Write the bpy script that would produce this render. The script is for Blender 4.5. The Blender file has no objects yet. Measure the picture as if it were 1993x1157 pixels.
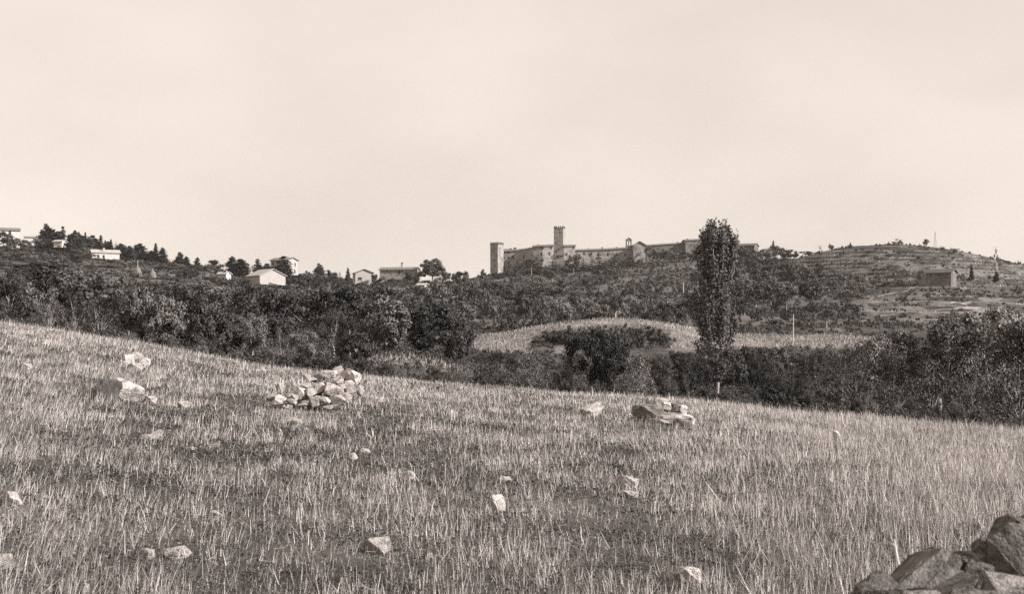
import bpy, bmesh, math, random
import numpy as np
from mathutils import Vector, Matrix
random.seed(7); RNG = np.random.default_rng(11)
SC = bpy.context.scene; COL = SC.collection
F, CX, HY, CAMZ = 2406.0, 996.5, 640.0, 1.8          # focal length, image centre, horizon (px of the photograph), eye height
HAZE = .00006
TINT = (1.10, 1.0, 0.955)                             # the print is a warm monochrome

# ------------------------------------------------------------------ helpers
def W(px, py, Y): return Vector(((px-CX)/F*Y, Y, CAMZ+(HY-py)/F*Y))
def tag(o, label=None, cat=None, group=None, kind=None):
    if label: o['label'] = label
    if cat: o['category'] = cat
    if group: o['group'] = group
    if kind: o['kind'] = kind
    return o
def link(name, me, mats=None, parent=None):
    o = bpy.data.objects.new(name, me); COL.objects.link(o)
    if mats is not None and me is not None:
        for m in (mats if isinstance(mats, (list, tuple)) else [mats]): me.materials.append(m)
    if parent is not None: o.parent = parent
    return o
def empty(name, loc=(0,0,0), rz=0.0):
    o = bpy.data.objects.new(name, None); COL.objects.link(o); o.location = loc; o.rotation_euler = (0,0,rz); o.empty_display_size = .2
    return o
def np_mesh(name, V, faces_n, idx):
    """V (n,3); idx flat loop vertex indices; faces_n verts per face (constant)."""
    me = bpy.data.meshes.new(name); V = np.ascontiguousarray(V, dtype=np.float32); idx = np.ascontiguousarray(idx, dtype=np.int32)
    nf = len(idx)//faces_n
    me.vertices.add(len(V)); me.vertices.foreach_set('co', V.ravel())
    me.loops.add(len(idx)); me.loops.foreach_set('vertex_index', idx)
    me.polygons.add(nf); me.polygons.foreach_set('loop_start', np.arange(0, nf*faces_n, faces_n, dtype=np.int32))
    me.update(calc_edges=True); me.validate()
    return me
def hash2(ix, iy, s):
    h = (ix.astype(np.int64)*374761393 + iy.astype(np.int64)*668265263 + s*974634777) & 0xffffffff
    h = ((h ^ (h >> 13))*1274126177) & 0xffffffff
    return ((h ^ (h >> 16)) & 0xffffff)/float(0xffffff)
def noise2(x, y, s=0):
    x = np.asarray(x, float); y = np.asarray(y, float)
    ix = np.floor(x); iy = np.floor(y); fx = x-ix; fy = y-iy
    fx = fx*fx*(3-2*fx); fy = fy*fy*(3-2*fy)
    a = hash2(ix, iy, s); b = hash2(ix+1, iy, s); c = hash2(ix, iy+1, s); d = hash2(ix+1, iy+1, s)
    return (a+(b-a)*fx)*(1-fy)+(c+(d-c)*fx)*fy
def fbm(x, y, s=0, o=3):
    t = 0; a = .5; n = 0
    for k in range(o):
        t = t+a*noise2(np.asarray(x)*2**k, np.asarray(y)*2**k, s+k); n += a; a *= .5
    return t/n
def sstep(a, b, x):
    t = np.clip((np.asarray(x, float)-a)/(b-a), 0, 1); return t*t*(3-2*t)

# ------------------------------------------------------------------ materials
def mat(name, alb, var=.35, scale=3.0, rough=.85, bump=0.0, bscale=None, island=0.0, objcol=False, attr=None, spec=.2, coords='Object', stain=None, detail=6.0):
    m = bpy.data.materials.new(name); m.use_nodes = True; nt = m.node_tree; N = nt.nodes; L = nt.links
    bs = N['Principled BSDF']; bs.inputs['Roughness'].default_value = rough; bs.inputs['Specular IOR Level'].default_value = spec
    tc = N.new('ShaderNodeTexCoord')
    no = N.new('ShaderNodeTexNoise'); no.inputs['Scale'].default_value = scale; no.inputs['Detail'].default_value = detail; no.inputs['Roughness'].default_value = .62
    L.new(tc.outputs[coords], no.inputs['Vector'])
    mr = N.new('ShaderNodeMapRange'); mr.inputs[1].default_value = .3; mr.inputs[2].default_value = .7; mr.inputs[3].default_value = 1-var; mr.inputs[4].default_value = 1+var
    L.new(no.outputs['Fac'], mr.inputs[0]); val = mr.outputs[0]
    def mul(a, b):
        x = N.new('ShaderNodeMath'); x.operation = 'MULTIPLY'; L.new(a, x.inputs[0])
        if isinstance(b, float): x.inputs[1].default_value = b
        else: L.new(b, x.inputs[1])
        return x.outputs[0]
    if island:
        g = N.new('ShaderNodeNewGeometry'); m2 = N.new('ShaderNodeMapRange'); m2.inputs[3].default_value = 1-island; m2.inputs[4].default_value = 1+island
        L.new(g.outputs['Random Per Island'], m2.inputs[0]); val = mul(val, m2.outputs[0])
    if stain:
        n3 = N.new('ShaderNodeTexNoise'); n3.inputs['Scale'].default_value = stain[0]; n3.inputs['Detail'].default_value = 5; L.new(tc.outputs[coords], n3.inputs['Vector'])
        m3 = N.new('ShaderNodeMapRange'); m3.inputs[1].default_value = .5; m3.inputs[2].default_value = .66; m3.inputs[3].default_value = 1; m3.inputs[4].default_value = stain[1]
        L.new(n3.outputs['Fac'], m3.inputs[0]); val = mul(val, m3.outputs[0])
    if objcol:
        oi = N.new('ShaderNodeObjectInfo'); sp = N.new('ShaderNodeSeparateColor'); L.new(oi.outputs['Color'], sp.inputs[0]); val = mul(val, sp.outputs[0])
    elif attr:
        at = N.new('ShaderNodeAttribute'); at.attribute_name = attr; val = mul(val, at.outputs['Fac'])
    else: val = mul(val, float(alb))
    cc = N.new('ShaderNodeCombineColor')
    for k in range(3): L.new(mul(val, TINT[k]), cc.inputs[k])
    L.new(cc.outputs[0], bs.inputs['Base Color'])
    if bump:
        n2 = N.new('ShaderNodeTexNoise'); n2.inputs['Scale'].default_value = bscale or scale*4; n2.inputs['Detail'].default_value = 6; L.new(tc.outputs[coords], n2.inputs['Vector'])
        b = N.new('ShaderNodeBump'); b.inputs['Strength'].default_value = 1; b.inputs['Distance'].default_value = bump
        L.new(n2.outputs['Fac'], b.inputs['Height']); L.new(b.outputs[0], bs.inputs['Normal'])
    return m
M_GROUND = mat('earth', 0, .45, .35, .95, .05, 2.0, attr='tone', spec=.05, detail=10)
M_STRAW  = mat('straw', .37, .25, .6, .7, island=.55, spec=.25, coords='Object')
M_WEED   = mat('weeds', .05, .4, .8, .8, island=.7)
M_LITTER = mat('chaff', .10, .5, 1.2, .9, island=.9, spec=.1)
M_DRY    = mat('dry_grass', .20, .4, .12, .8, island=.45)
M_LEAF   = mat('foliage', 0, .25, 1.3, .65, island=.35, objcol=True, spec=.35)
M_SCRUB  = mat('scrub_leaf', .032, .5, .12, .65, island=.6, spec=.3)
M_BARK   = mat('bark', 0, .35, 9, .9, objcol=True)
M_ROCK   = mat('limestone', 0, .4, 5, .9, .03, 16, objcol=True, stain=(3.5, .45), spec=.15, detail=9)
M_STONE  = mat('masonry', .235, .4, .8, .95, .06, 3, stain=(.3, .6))
M_STONED = mat('old_masonry', .125, .4, .8, .95, .06, 3, stain=(.3, .6))
M_SHADESTONE = mat('shade_tone_masonry', .11, .4, .8, .95, .06, 3, stain=(.3, .6))  # masonry darkened: the shade on the left-facing building is put into its colour
M_DTILE  = mat('dark_tile', .08, .3, 1.5, .9, .04, 6)
M_WHITE  = mat('limewash', .43, .08, .3, .9, stain=(.4, .85))
M_PLASTER= mat('plaster', .31, .12, .4, .9, stain=(.4, .8))
M_TILE   = mat('roof_tile', .13, .25, 1.5, .9, .04, 6)
M_TILEL  = mat('pale_roof_tile', .30, .2, 1.5, .9, .04, 6)
M_DARK   = mat('window_dark', .03, .1, 2, .5)
M_HAY    = mat('hay', .13, .3, 1.5, .95, .08, 6)
M_POLE   = mat('weathered_pole', .38, .15, 3, .8)
M_IRON   = mat('iron', .2, .15, 3, .6)

# ------------------------------------------------------------------ terrain
KPX = [-600,0,250,500,700,850,950,1050,1150,1250,1350,1450,1550,1600,1650,1750,1850,1993,2600]
ROWS = {  # distance: picture height of the ground in each direction
 40:  [575,629,666,714,734,746,754,762,768,774,782,793,805,809,813,821,830,843,890],
 55:  [600,640,672,712,724,752,772,785,792,798,800,806,815,818,822,830,838,850,890],
 75:  [590,622,655,692,699,706,742,765,772,772,772,775,780,783,785,790,797,805,840],
 110: [572,600,630,668,684,692,715,728,735,740,742,742,745,746,748,752,758,765,790],
 138: [560,586,613,646,666,677,693,695,698,696,691,686,684,685,686,692,702,717,740],
 165: [552,578,602,630,650,662,656,636,621,620,638,664,663,663,662,664,672,690,710],
 185: [546,572,595,620,640,652,655,640,632,632,643,648,645,645,645,646,650,668,690],
 230: [530,556,578,602,617,626,628,625,618,616,620,627,624,622,620,622,625,640,660],
 300: [505,530,555,582,595,602,602,600,595,592,595,600,600,597,594,590,585,605,630],
 380: [480,502,532,562,573,580,582,578,572,568,570,570,573,571,568,556,550,575,600],
 450: [465,480,510,545,553,562,566,560,556,548,548,548,550,546,540,530,531,550,580],
 520: [460,474,502,537,546,555,552,548,542,532,530,528,528,520,511,504,510,530,560],
 570: [462,478,506,541,550,556,541,538,532,520,515,511,506,489,479.5,474,485,516,545],
 600: [466,482,510,545,553,558,534,531,526,509,504,500,508,494,487,482,494,523,550],
 660: [474,490,518,552,560,562,534,531,526,511,506,503,514,503,497,494,504,530,556]}
RY = np.array(sorted(ROWS)); PXG = np.arange(-700, 2701, 10.0)
def _smooth(a, k=3):
    w = np.exp(-.5*(np.arange(-8, 9)/k)**2); w /= w.sum(); return np.convolve(np.pad(a, 8, mode='edge'), w, 'valid')
TAB = np.array([CAMZ+(HY-_smooth(np.interp(PXG, KPX, ROWS[y]), 2.2 if y in (570, 600) else 3.0))*y/F for y in RY])
RYX = np.concatenate([RY, [1000, 2500, 12000]]); TAB = np.vstack([TAB, TAB[-1]-32, TAB[-1]*0-40, TAB[-1]*0-60])
def H(X, Y, micro=True, full=False):
    X = np.asarray(X, float); Y = np.asarray(Y, float); X, Y = np.broadcast_arrays(X, Y)
    Yc = np.clip(Y, 40, 11999); px = np.clip(X/Yc*F+CX, -695, 2695)
    c = (px+700)/10; i = np.clip(np.floor(c).astype(int), 0, len(PXG)-2); fx = c-i
    r = np.clip(np.searchsorted(RYX, Yc, side='right')-1, 0, len(RYX)-2); fy = (Yc-RYX[r])/(RYX[r+1]-RYX[r])
    fy = np.where(r == 0, 1-(1-fy)**2, fy)               # the field breaks off convexly
    Z = (TAB[r,i]*(1-fx)+TAB[r,i+1]*fx)*(1-fy)+(TAB[r+1,i]*(1-fx)+TAB[r+1,i+1]*fx)*fy
    if micro:
        Z = Z+np.where(Y < 45, .10*(fbm(X/2.2, Y/2.2, 5)-.5)+.05*(fbm(X/.5, Y/.5, 9)-.5), 0)
        Z = Z+sstep(60, 120, Y)*(1-sstep(560, 600, Y)*.6)*1.2*(fbm(X/14, Y/14, 21)-.5)
    wt = sstep(1490, 1580, X/Yc*F+CX)*sstep(345, 390, Y)*(1-sstep(556, 568, Y))
    wm = sstep(1660, 1720, X/Yc*F+CX)*sstep(200, 225, Y)*(1-sstep(320, 345, Y))
    h = np.where(Y < 345, 1.7, 2.3); cc = Z+2.0*(fbm(X/45, Y/45, 33)-.5)
    k = np.floor(cc/h); fr = cc/h-k; st = (k+sstep(.78, 1., fr))*h
    Z = Z+(wt+.8*wm)*(st-cc)*.85
    if full: return Z, (wt+wm), fr
    return Z
def h1(x, y): return float(H(np.array([x]), np.array([y]))[0])
def hit(px, py, y0=5.0, y1=640.0):
    """first point of the ground seen along a direction"""
    Ys = np.exp(np.linspace(math.log(y0), math.log(y1), 2500)); X = (px-CX)/F*Ys; zr = CAMZ+(HY-py)/F*Ys
    g = H(X, Ys) >= zr
    i = int(np.argmax(g)) if g.any() else len(Ys)-1
    return Vector((X[i], Ys[i], float(H(X[i:i+1], Ys[i:i+1])[0])))
def pale_mask(X, Y):
    """where dry pale grass grows instead of scrub (0..1)"""
    px = X/np.maximum(Y, 40)*F+CX; n = (fbm(X/3, Y/3, 77)-.5)*1.2+(fbm(X/9, Y/7, 78)-.5)*1.3
    mound = sstep(915, 935, px+30*n)*(1-sstep(1350, 1372, px+30*n))*sstep(137, 140, Y+4*n)*(1-sstep(176, 183, Y+6*n))
    scr = sstep(1030, 1050, px+40*n)*(1-sstep(1285, 1320, px+50*n))*(1-sstep(157, 161, Y+5*n))
    pit = sstep(1075, 1085, px)*(1-sstep(1100, 1110, px))*(1-sstep(141, 146, Y))
    rf = sstep(1415, 1435, px+20*n)*(1-sstep(1700, 1760, px+60*n))*sstep(137, 140, Y+3*n)*(1-sstep(172, 184, Y+14*n))
    lane = sstep(690, 720, px+60*n)*(1-sstep(900, 930, px+40*n))*sstep(64, 68, Y+4*n)*(1-sstep(80, 90, Y+8*n))*.45
    hay = sstep(235, 250, px+20*n)*(1-sstep(335, 350, px+20*n))*sstep(300, 320, Y+10*n)*(1-sstep(372, 380, Y))*.2
    far = sstep(.52, .62, fbm(X/16, Y/22, 91))*sstep(190, 230, Y)*(1-sstep(560, 590, Y))*.45*(.7+.3*sstep(1600, 1750, px))
    return np.clip(np.maximum.reduce([mound*(1-scr*(1-pit)), rf, lane, hay, far]), 0, 1)

rowsY = np.concatenate([np.arange(-30, 3, 1.5), np.arange(3, 46, .22), np.arange(46, 136, .6), np.arange(136, 190, .35), np.arange(190, 340, .7),
                        np.arange(340, 600, .55), np.arange(600, 720, 5), np.geomspace(720, 11500, 40)])
U = np.linspace(-.86, .86, 760)
GX = U[None,:]*(np.abs(rowsY)[:,None]*1.0+8); GY = np.repeat(rowsY[:,None], len(U), 1)
GZ, terw, terf = H(GX, GY, full=True)
nr, nc = GX.shape
ii = (np.arange(nr-1)[:,None]*nc+np.arange(nc-1)[None,:]).ravel()
gm = np_mesh('ground', np.stack([GX, GY, GZ], -1).reshape(-1,3), 4, np.stack([ii, ii+1, ii+nc+1, ii+nc], -1).ravel())
pal = pale_mask(GX, GY)
fld = 1-sstep(41, 44, GY)
pxg = GX/np.maximum(GY, 40)*F+CX
tone = .035+.035*fbm(GX/9, GY/9, 3)
tone = tone+terw*(.0+  .25*(1-sstep(.08, .28, terf))*(.3+.95*fbm(GX/40, GY/25, 44))-.02*sstep(.7,.85,terf)+.012*sstep(1760, 1900, pxg))  # last term pales the right flank: sunlight put into the tone
tone = tone*(1-pal)+pal*(.165+.10*(fbm(GX/6, GY/4, 8)-.5)+.05*(fbm(GX/1.5, GY/1.5, 8)-.5))
tone = tone*(1-fld)+fld*(.055+.05*(fbm(GX/.8, GY/.8, 61)-.5)+.06*(fbm(GX/4, GY/4, 62)-.5))
at = gm.attributes.new('tone', 'FLOAT', 'POINT'); at.data.foreach_set('value', tone.astype(np.float32).ravel())
gm.polygons.foreach_set('use_smooth', np.ones(len(gm.polygons), dtype=bool))
ground = tag(link('ground', gm, M_GROUND), kind='structure')

# paths: ribbons draped on the slope
PATHPTS = []
def path(pts, w, name='dirt_path'):
    P = [hit(px, py, 150) for px, py in pts]; V = []; Q = []
    for a, b in zip(P[:-1], P[1:]):
        n = max(2, int((b-a).length/1.2))
        Q += [a.lerp(b, t/n) for t in range(n)]
    Q.append(P[-1])
    for k, p in enumerate(Q):
        d = (Q[min(k+1, len(Q)-1)]-Q[max(k-1, 0)]); s = Vector((d.y, -d.x, 0)).normalized()*w*(.7+.5*random.random())
        for q in (p-s, p, p+s): V.append((q.x, q.y, h1(q.x, q.y)+.10))
    PATHPTS.extend([(q.x, q.y) for q in Q])
    n = len(Q); F4 = []
    for k in range(n-1):
        for j in range(2): a = k*3+j; F4 += [a, a+1, a+4, a+3]
    me = np_mesh(name, np.array(V), 4, np.array(F4))
    me.attributes.new('tone', 'FLOAT', 'POINT').data.foreach_set('value', np.full(len(V), .15, np.float32))
    return tag(link(name, me, M_GROUND), kind='structure')
path([(1522,598),(1560,597),(1600,595),(1630,592),(1660,589),(1690,585),(1715,576),(1745,570),(1775,562),(1805,555),(1838,553)], .6)
path([(1700,614),(1740,613),(1780,609),(1820,605),(1860,602),(1905,600),(1950,599)], .35)
path([(1775,597),(1815,594),(1850,591),(1890,588),(1940,585),(1993,583)], .35)

# ------------------------------------------------------------------ scattered blades, straws, leaves (numpy)
def blades(P, h, w, lean, yaw, taper=.35):
    """upright tapered quads. P (n,3), h,w (n), lean (n,2) horizontal offset of the tip"""
    n = len(P); d = np.stack([np.cos(yaw), np.sin(yaw), yaw*0], -1)*(w*.5)[:,None]
    T = P+np.stack([lean[:,0], lean[:,1], h], -1)
    return np.stack([P-d, P+d, T+d*taper, T-d*taper], 1).reshape(-1,3)
def quads(P, s, asp=1.0, nrm=None, rng=RNG):
    """randomly turned leaf quads (diamond-ish), normals biased towards nrm"""
    n = len(P); a = rng.normal(size=(n,3))
    if nrm is not None: a = a*.42+nrm*1.25
    a /= np.linalg.norm(a, axis=1)[:,None]+1e-9
    b = rng.normal(size=(n,3)); b -= (b*a).sum(1)[:,None]*a; b /= np.linalg.norm(b, axis=1)[:,None]+1e-9
    c = np.cross(a, b); s = np.broadcast_to(s, (n,))[:,None]
    b = b*s*.5; c = c*s*.5*asp
    return np.stack([P-b*1.15, P-c, P+b*1.15, P+c], 1).reshape(-1,3)
def stuff(name, V, m, label, cat):
    me = np_mesh(name, V, 4, np.arange(len(V)))
    return tag(link(name, me, m), label, cat, kind='stuff')

def near_path(X, Y, r=1.6, front=11.0):
    out = np.zeros(len(X), bool)
    for a, b in PATHPTS[::2]:
        dy = b-Y; out |= (np.abs(X-a*(Y/b)) < r*1.2) & (dy > -r) & (dy < front)
    return out
def fan(n, y0, y1, umax=.56, power=1.0, extra=2.0):
    t = RNG.random(n); Y = y0*(y1/y0)**(t**power); X = (RNG.random(n)*2-1)*(umax*Y+extra); return X, Y
# stubble
n = 150000
X, Y = fan(n, 4.5, 41.2, power=.62)
px = X/Y*F+CX
dens = fbm(X/1.3, Y/1.3, 101)*.6+fbm(X/.35, Y/.35, 103)*.4+.20*sstep(26, 38, Y)+.17*sstep(.02, .35, X/Y)+.12*sstep(-.28, -.42, X/Y)
keep = RNG.random(n) < np.clip((dens-.40)/.24, .16, 1)*(.45+.55*sstep(8, 26, Y)); X, Y = X[keep], Y[keep]
k = RNG.integers(2, 7, len(X)); cx = np.repeat(X, k); cy = np.repeat(Y, k); m = len(cx)
sp = .025+.0016*cy
x = cx+RNG.normal(size=m)*sp; y = cy+RNG.normal(size=m)*sp
cl = np.repeat(RNG.normal(size=(len(X),2)), k, 0)
hh = np.clip(RNG.normal(.085, .05, m), .02, .34)*(.8+.45*np.repeat(fbm(X/2.5, Y/2.5, 140), k))*(1+.75*sstep(.05, .35, cx/cy))
wd = (.0021+.00021*cy)*(.45+1.1*RNG.random(m)**2)
left = sstep(-.1, -.4, cx/cy)
ln = (cl*.03+RNG.normal(size=(m,2))*np.where(RNG.random((m,1)) < .22, .085, .02)+np.stack([left*.05, left*0], -1))*(hh/.2)[:,None]
V1 = blades(np.stack([x, y, H(x, y)-.01], -1), hh, wd, ln, RNG.random(m)*math.pi)
# broken straws lying about
n2 = 60000; X, Y = fan(n2, 4.5, 40, power=.62); r = fbm(X/.7, Y/.7, 177) > .44; X, Y = X[r], Y[r]; n2 = len(X)
L = .03+.12*RNG.random(n2)**2; yw = RNG.random(n2)*6.283; z = H(X, Y)+.012+.05*RNG.random(n2)**2
D = np.stack([np.cos(yw)*L, np.sin(yw)*L, RNG.normal(size=n2)*.45*L], -1)*.5; wd = (.0013+.00017*Y)*(.5+.8*RNG.random(n2))
P = np.stack([X, Y, z], -1); S = np.stack([-np.sin(yw)*wd, np.cos(yw)*wd, wd*.8], -1)*.5
V2 = np.stack([P-D-S, P+D-S, P+D+S, P-D+S], 1).reshape(-1,3)
STRAWS = V2
stuff('stubble', V1, M_STRAW, 'pale dry cut stubble standing over the sloping field', 'stubble')
# crumbs of straw, chaff and clods that cover the soil
n7 = 330000; X, Y = fan(n7, 4.5, 40.5, power=.72); r = RNG.random(n7) < .25+.9*fbm(X/.5, Y/.5, 301)**1.2; X, Y = X[r], Y[r]
P = np.stack([X, Y, H(X, Y)+.004+.022*RNG.random(len(X))], -1)
stuff('litter', np.vstack([STRAWS, quads(P, (.010+.00115*Y)*(.5+1.2*RNG.random(len(X))**2), .45)]), M_LITTER, 'crumbs of chaff, broken straw and clods covering the soil of the field', 'litter')
# low weeds among it
n3 = 380000; X, Y = fan(n3, 4.5, 40.5, power=.62); dn = fbm(X/.9, Y/.9, 201); r = RNG.random(n3) < np.clip((dn-.36)/.3, .05, .8); X, Y = X[r], Y[r]
P = np.stack([X, Y, H(X, Y)+.012+.09*RNG.random(len(X))*fbm(X/.3, Y/.3, 202)**1.5], -1)
stuff('weeds', quads(P, (.010+.0012*Y)*(.4+1.1*RNG.random(len(X))), .6), M_WEED, 'low dark weeds and clods between the stubble stalks', 'weeds')
# dry grass on the knoll, the far meadow and terraces
n4 = 230000; t = RNG.random(n4); Y = 62+(190-62)*t; X = (RNG.random(n4)*2-1)*.6*Y; p = pale_mask(X, Y); r = RNG.random(n4) < p; X, Y = X[r], Y[r]
n = len(X); hh = (.12+.28*RNG.random(n))*(.6+.8*fbm(X/2, Y/2, 7))
V1 = blades(np.stack([X, Y, H(X, Y)-.02], -1), hh, (.0005*Y)*(.6+RNG.random(n)), RNG.normal(size=(n,2))*.1, RNG.random(n)*3.14)
n5 = 150000; Y = 200+370*RNG.random(n5); uu = .18+.42*RNG.random(n5); X = uu*Y; zz, tw, tf = H(X, Y, full=True)
lip = tw*(1-sstep(.02, .12, tf)); r = RNG.random(n5) < lip*np.clip((fbm(X/40, Y/25, 44)-.3)/.3, .1, 1)*.6; X, Y, zz = X[r], Y[r], zz[r]; n = len(X)
V2 = blades(np.stack([X, Y, zz-.03], -1), .2+.3*RNG.random(n), .0007*Y*(.6+RNG.random(n)), RNG.normal(size=(n,2))*.15, RNG.random(n)*3.14)
stuff('dry_grass', np.vstack([V1, V2]), M_DRY, 'pale dry grass on the knoll, the meadow and the terrace edges', 'grass')
# scrub that covers the slopes
n6 = 60000; t = RNG.random(n6); Y = 47*(600/47)**(t**.8); X = (RNG.random(n6)*2-1)*.56*Y
px = X/Y*F+CX; p = (1-pale_mask(X, Y)*1.5)*(.35+1.1*fbm(X/12, Y/12, 210))*.62; zz, tw, tf = H(X, Y, full=True); ris = np.clip(tw, 0, 1)*sstep(.45, .6, tf)*(1-sstep(.92, 1, tf)); p = p*(1-np.clip(tw, 0, 1)*.86)+ris*.85*(.3+.9*fbm(X/30, Y/12, 222))*(1-.5*sstep(1000, 1100, px)*sstep(480, 560, Y))*np.where((px > 935) & (px < 1480) & (Y > 590), 0, 1)
r = (RNG.random(n6) < p) & ~near_path(X, Y); X, Y = X[r], Y[r]; n = len(X)
rad = (.2+.0009*Y)*(.5+1.0*RNG.random(n)); rad = np.where((Y > 345) & (X/Y*F+CX > 1490), rad*.62, rad); kk = 34
C = np.stack([X, Y, H(X, Y)+rad*.55], -1); D = RNG.normal(size=(n,kk,3)); D /= np.linalg.norm(D, axis=2)[:,:,None]; D *= (.35+.65*RNG.random((n,kk,1)))
D[:,:,2] *= .8; P = (C[:,None,:]+D*rad[:,None,None]).reshape(-1,3)
sz = np.repeat(.05+.00078*Y, kk)*(.6+.8*RNG.random(n*kk))
stuff('undergrowth', quads(P, sz, .8, D.reshape(-1,3)*.8), M_SCRUB, 'dark scrub and brambles covering the slopes between the trees', 'undergrowth')

# ------------------------------------------------------------------ trees (unit height meshes)
def tubes(segs, sides=5):
    """segs: list of (list of points, list of radii)"""
    V = []; I = []; o = 0
    for pts, rad in segs:
        pts = [Vector(p) for p in pts]
        for k, (p, r) in enumerate(zip(pts, rad)):
            d = (pts[min(k+1, len(pts)-1)]-pts[max(k-1, 0)]).normalized(); a = d.orthogonal().normalized(); b = d.cross(a)
            for j in range(sides):
                t = 6.28318*j/sides; q = p+(a*math.cos(t)+b*math.sin(t))*r; V.append(q[:])
        for k in range(len(pts)-1):
            for j in range(sides):
                j2 = (j+1) % sides; I += [o+k*sides+j, o+k*sides+j2, o+(k+1)*sides+j2, o+(k+1)*sides+j]
        o += len(pts)*sides
    return np.array(V), np.array(I)
def tube_mesh(name, segs, sides=5):
    V, I = tubes(segs, sides); return np_mesh(name, V, 4, I)
def clump_leaves(C, R, n_each, rng, flat=.85, bias=.7):
    D = rng.normal(size=(len(C), n_each, 3)); D /= np.linalg.norm(D, axis=2)[:,:,None]
    D *= (.25+.75*rng.random((len(C), n_each, 1))**.6); D[:,:,2] *= flat
    return (C[:,None,:]+D*R[:,None,None]).reshape(-1,3), D.reshape(-1,3)*bias
def limbs(rng, C, base, top, r0, n, wob=.03):
    s = []; tr = [(0,0,-.06), (rng.normal()*wob*.3, rng.normal()*wob*.3, base*.5), (rng.normal()*wob, rng.normal()*wob, base), (rng.normal()*wob*1.5, rng.normal()*wob*1.5, top)]
    s.append((tr, [r0*1.35, r0, r0*.85, r0*.35]))
    for c in C[rng.permutation(len(C))[:n]]:
        f = Vector(tr[2]).lerp(Vector(tr[3]), float(rng.random()*.7)); mid = f.lerp(Vector(c), .5)+Vector((rng.normal()*.02, rng.normal()*.02, -.02))
        s.append(([f, mid, Vector(c)], [r0*.5, r0*.32, r0*.1]))
    return s
def lump_leaves(C, R, n_each, lf, rng, flat=.85, bias=1.0, asp=.75):
    """outer leaves on the skin of each clump, larger ones inside that make it opaque"""
    n1 = int(n_each*.78); n2 = max(4, n_each-n1)
    D = rng.normal(size=(len(C), n1, 3)); D /= np.linalg.norm(D, axis=2)[:,:,None]; D *= (.72+.42*rng.random((len(C), n1, 1))**1.5); D[:,:,2] *= flat
    P1 = (C[:,None,:]+D*R[:,None,None]).reshape(-1,3); N1 = D.reshape(-1,3)*bias
    E = rng.normal(size=(len(C), n2, 3)); E /= np.linalg.norm(E, axis=2)[:,:,None]; E *= .62*rng.random((len(C), n2, 1))**.4; E[:,:,2] *= flat
    P2 = (C[:,None,:]+E*R[:,None,None]).reshape(-1,3)
    return np.vstack([quads(P1, lf*(.6+.8*rng.random(len(P1))), asp, N1, rng), quads(P2, lf*2.1*(.8+.4*rng.random(len(P2))), .9, E.reshape(-1,3), rng)])
def broadleaf(seed, near, base=.22, cz=.6, rz=.40, rr=.46, ncl=None, leaf=None, dens=1.0, crad=(.11,.21), r0=.022):
    rng = np.random.default_rng(seed); ncl = ncl or (30 if near else 17)
    D = rng.normal(size=(ncl,3)); D /= np.linalg.norm(D, axis=1)[:,None]; D *= (.35+.65*rng.random((ncl,1))**.5)
    C = np.stack([D[:,0]*rr, D[:,1]*rr, cz+D[:,2]*rz], -1); C[:,:2] *= (.75+.5*rng.random((ncl,1)))
    C[:,2] = np.clip(C[:,2], base*.8, .93); R = crad[0]+(crad[1]-crad[0])*rng.random(ncl)
    ne = int((300 if near else 120)*dens)
    V = lump_leaves(C, R, ne, leaf or (.024 if near else .042), rng)
    return np_mesh('crown', V, 4, np.arange(len(V))), tube_mesh('trunk', limbs(rng, C, base, min(.6, cz), r0, 12 if near else 6))
def shrub_mesh(seed, near, rr=.55, dens=1.0, twigs=40, leaf=None):
    rng = np.random.default_rng(seed); ncl = 30 if near else 16
    a = rng.random(ncl)*6.283; q = rng.random(ncl)**.5; zt = rng.random(ncl)
    C = np.stack([np.cos(a)*q*rr, np.sin(a)*q*rr, .1+.76*zt*(1-.55*q*q)], -1); R = .10+.11*rng.random(ncl)
    V0 = lump_leaves(C, R, int((230 if near else 100)*dens), leaf or (.024 if near else .046), rng, asp=.7)
    sh = int(len(V0)*.012); Pt = np.stack([rng.normal(size=sh)*rr*.45, rng.normal(size=sh)*rr*.45, .7+.3*rng.random(sh)], -1); V = np.vstack([V0, quads(Pt, (leaf or (.024 if near else .046))*(.6+.8*rng.random(sh)), .7, None, rng)])
    segs = []
    for c in C[:twigs]:
        f = Vector((rng.normal()*.05, rng.normal()*.05, -.05)); c = Vector(c)*1.08; m_ = f.lerp(c, .5)+Vector((rng.normal()*.04, rng.normal()*.04, .05))
        segs.append(([f, m_, c], [.012, .007, .002]))
    return np_mesh('crown', V, 4, np.arange(len(V))), tube_mesh('stems', segs, 4)
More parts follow.
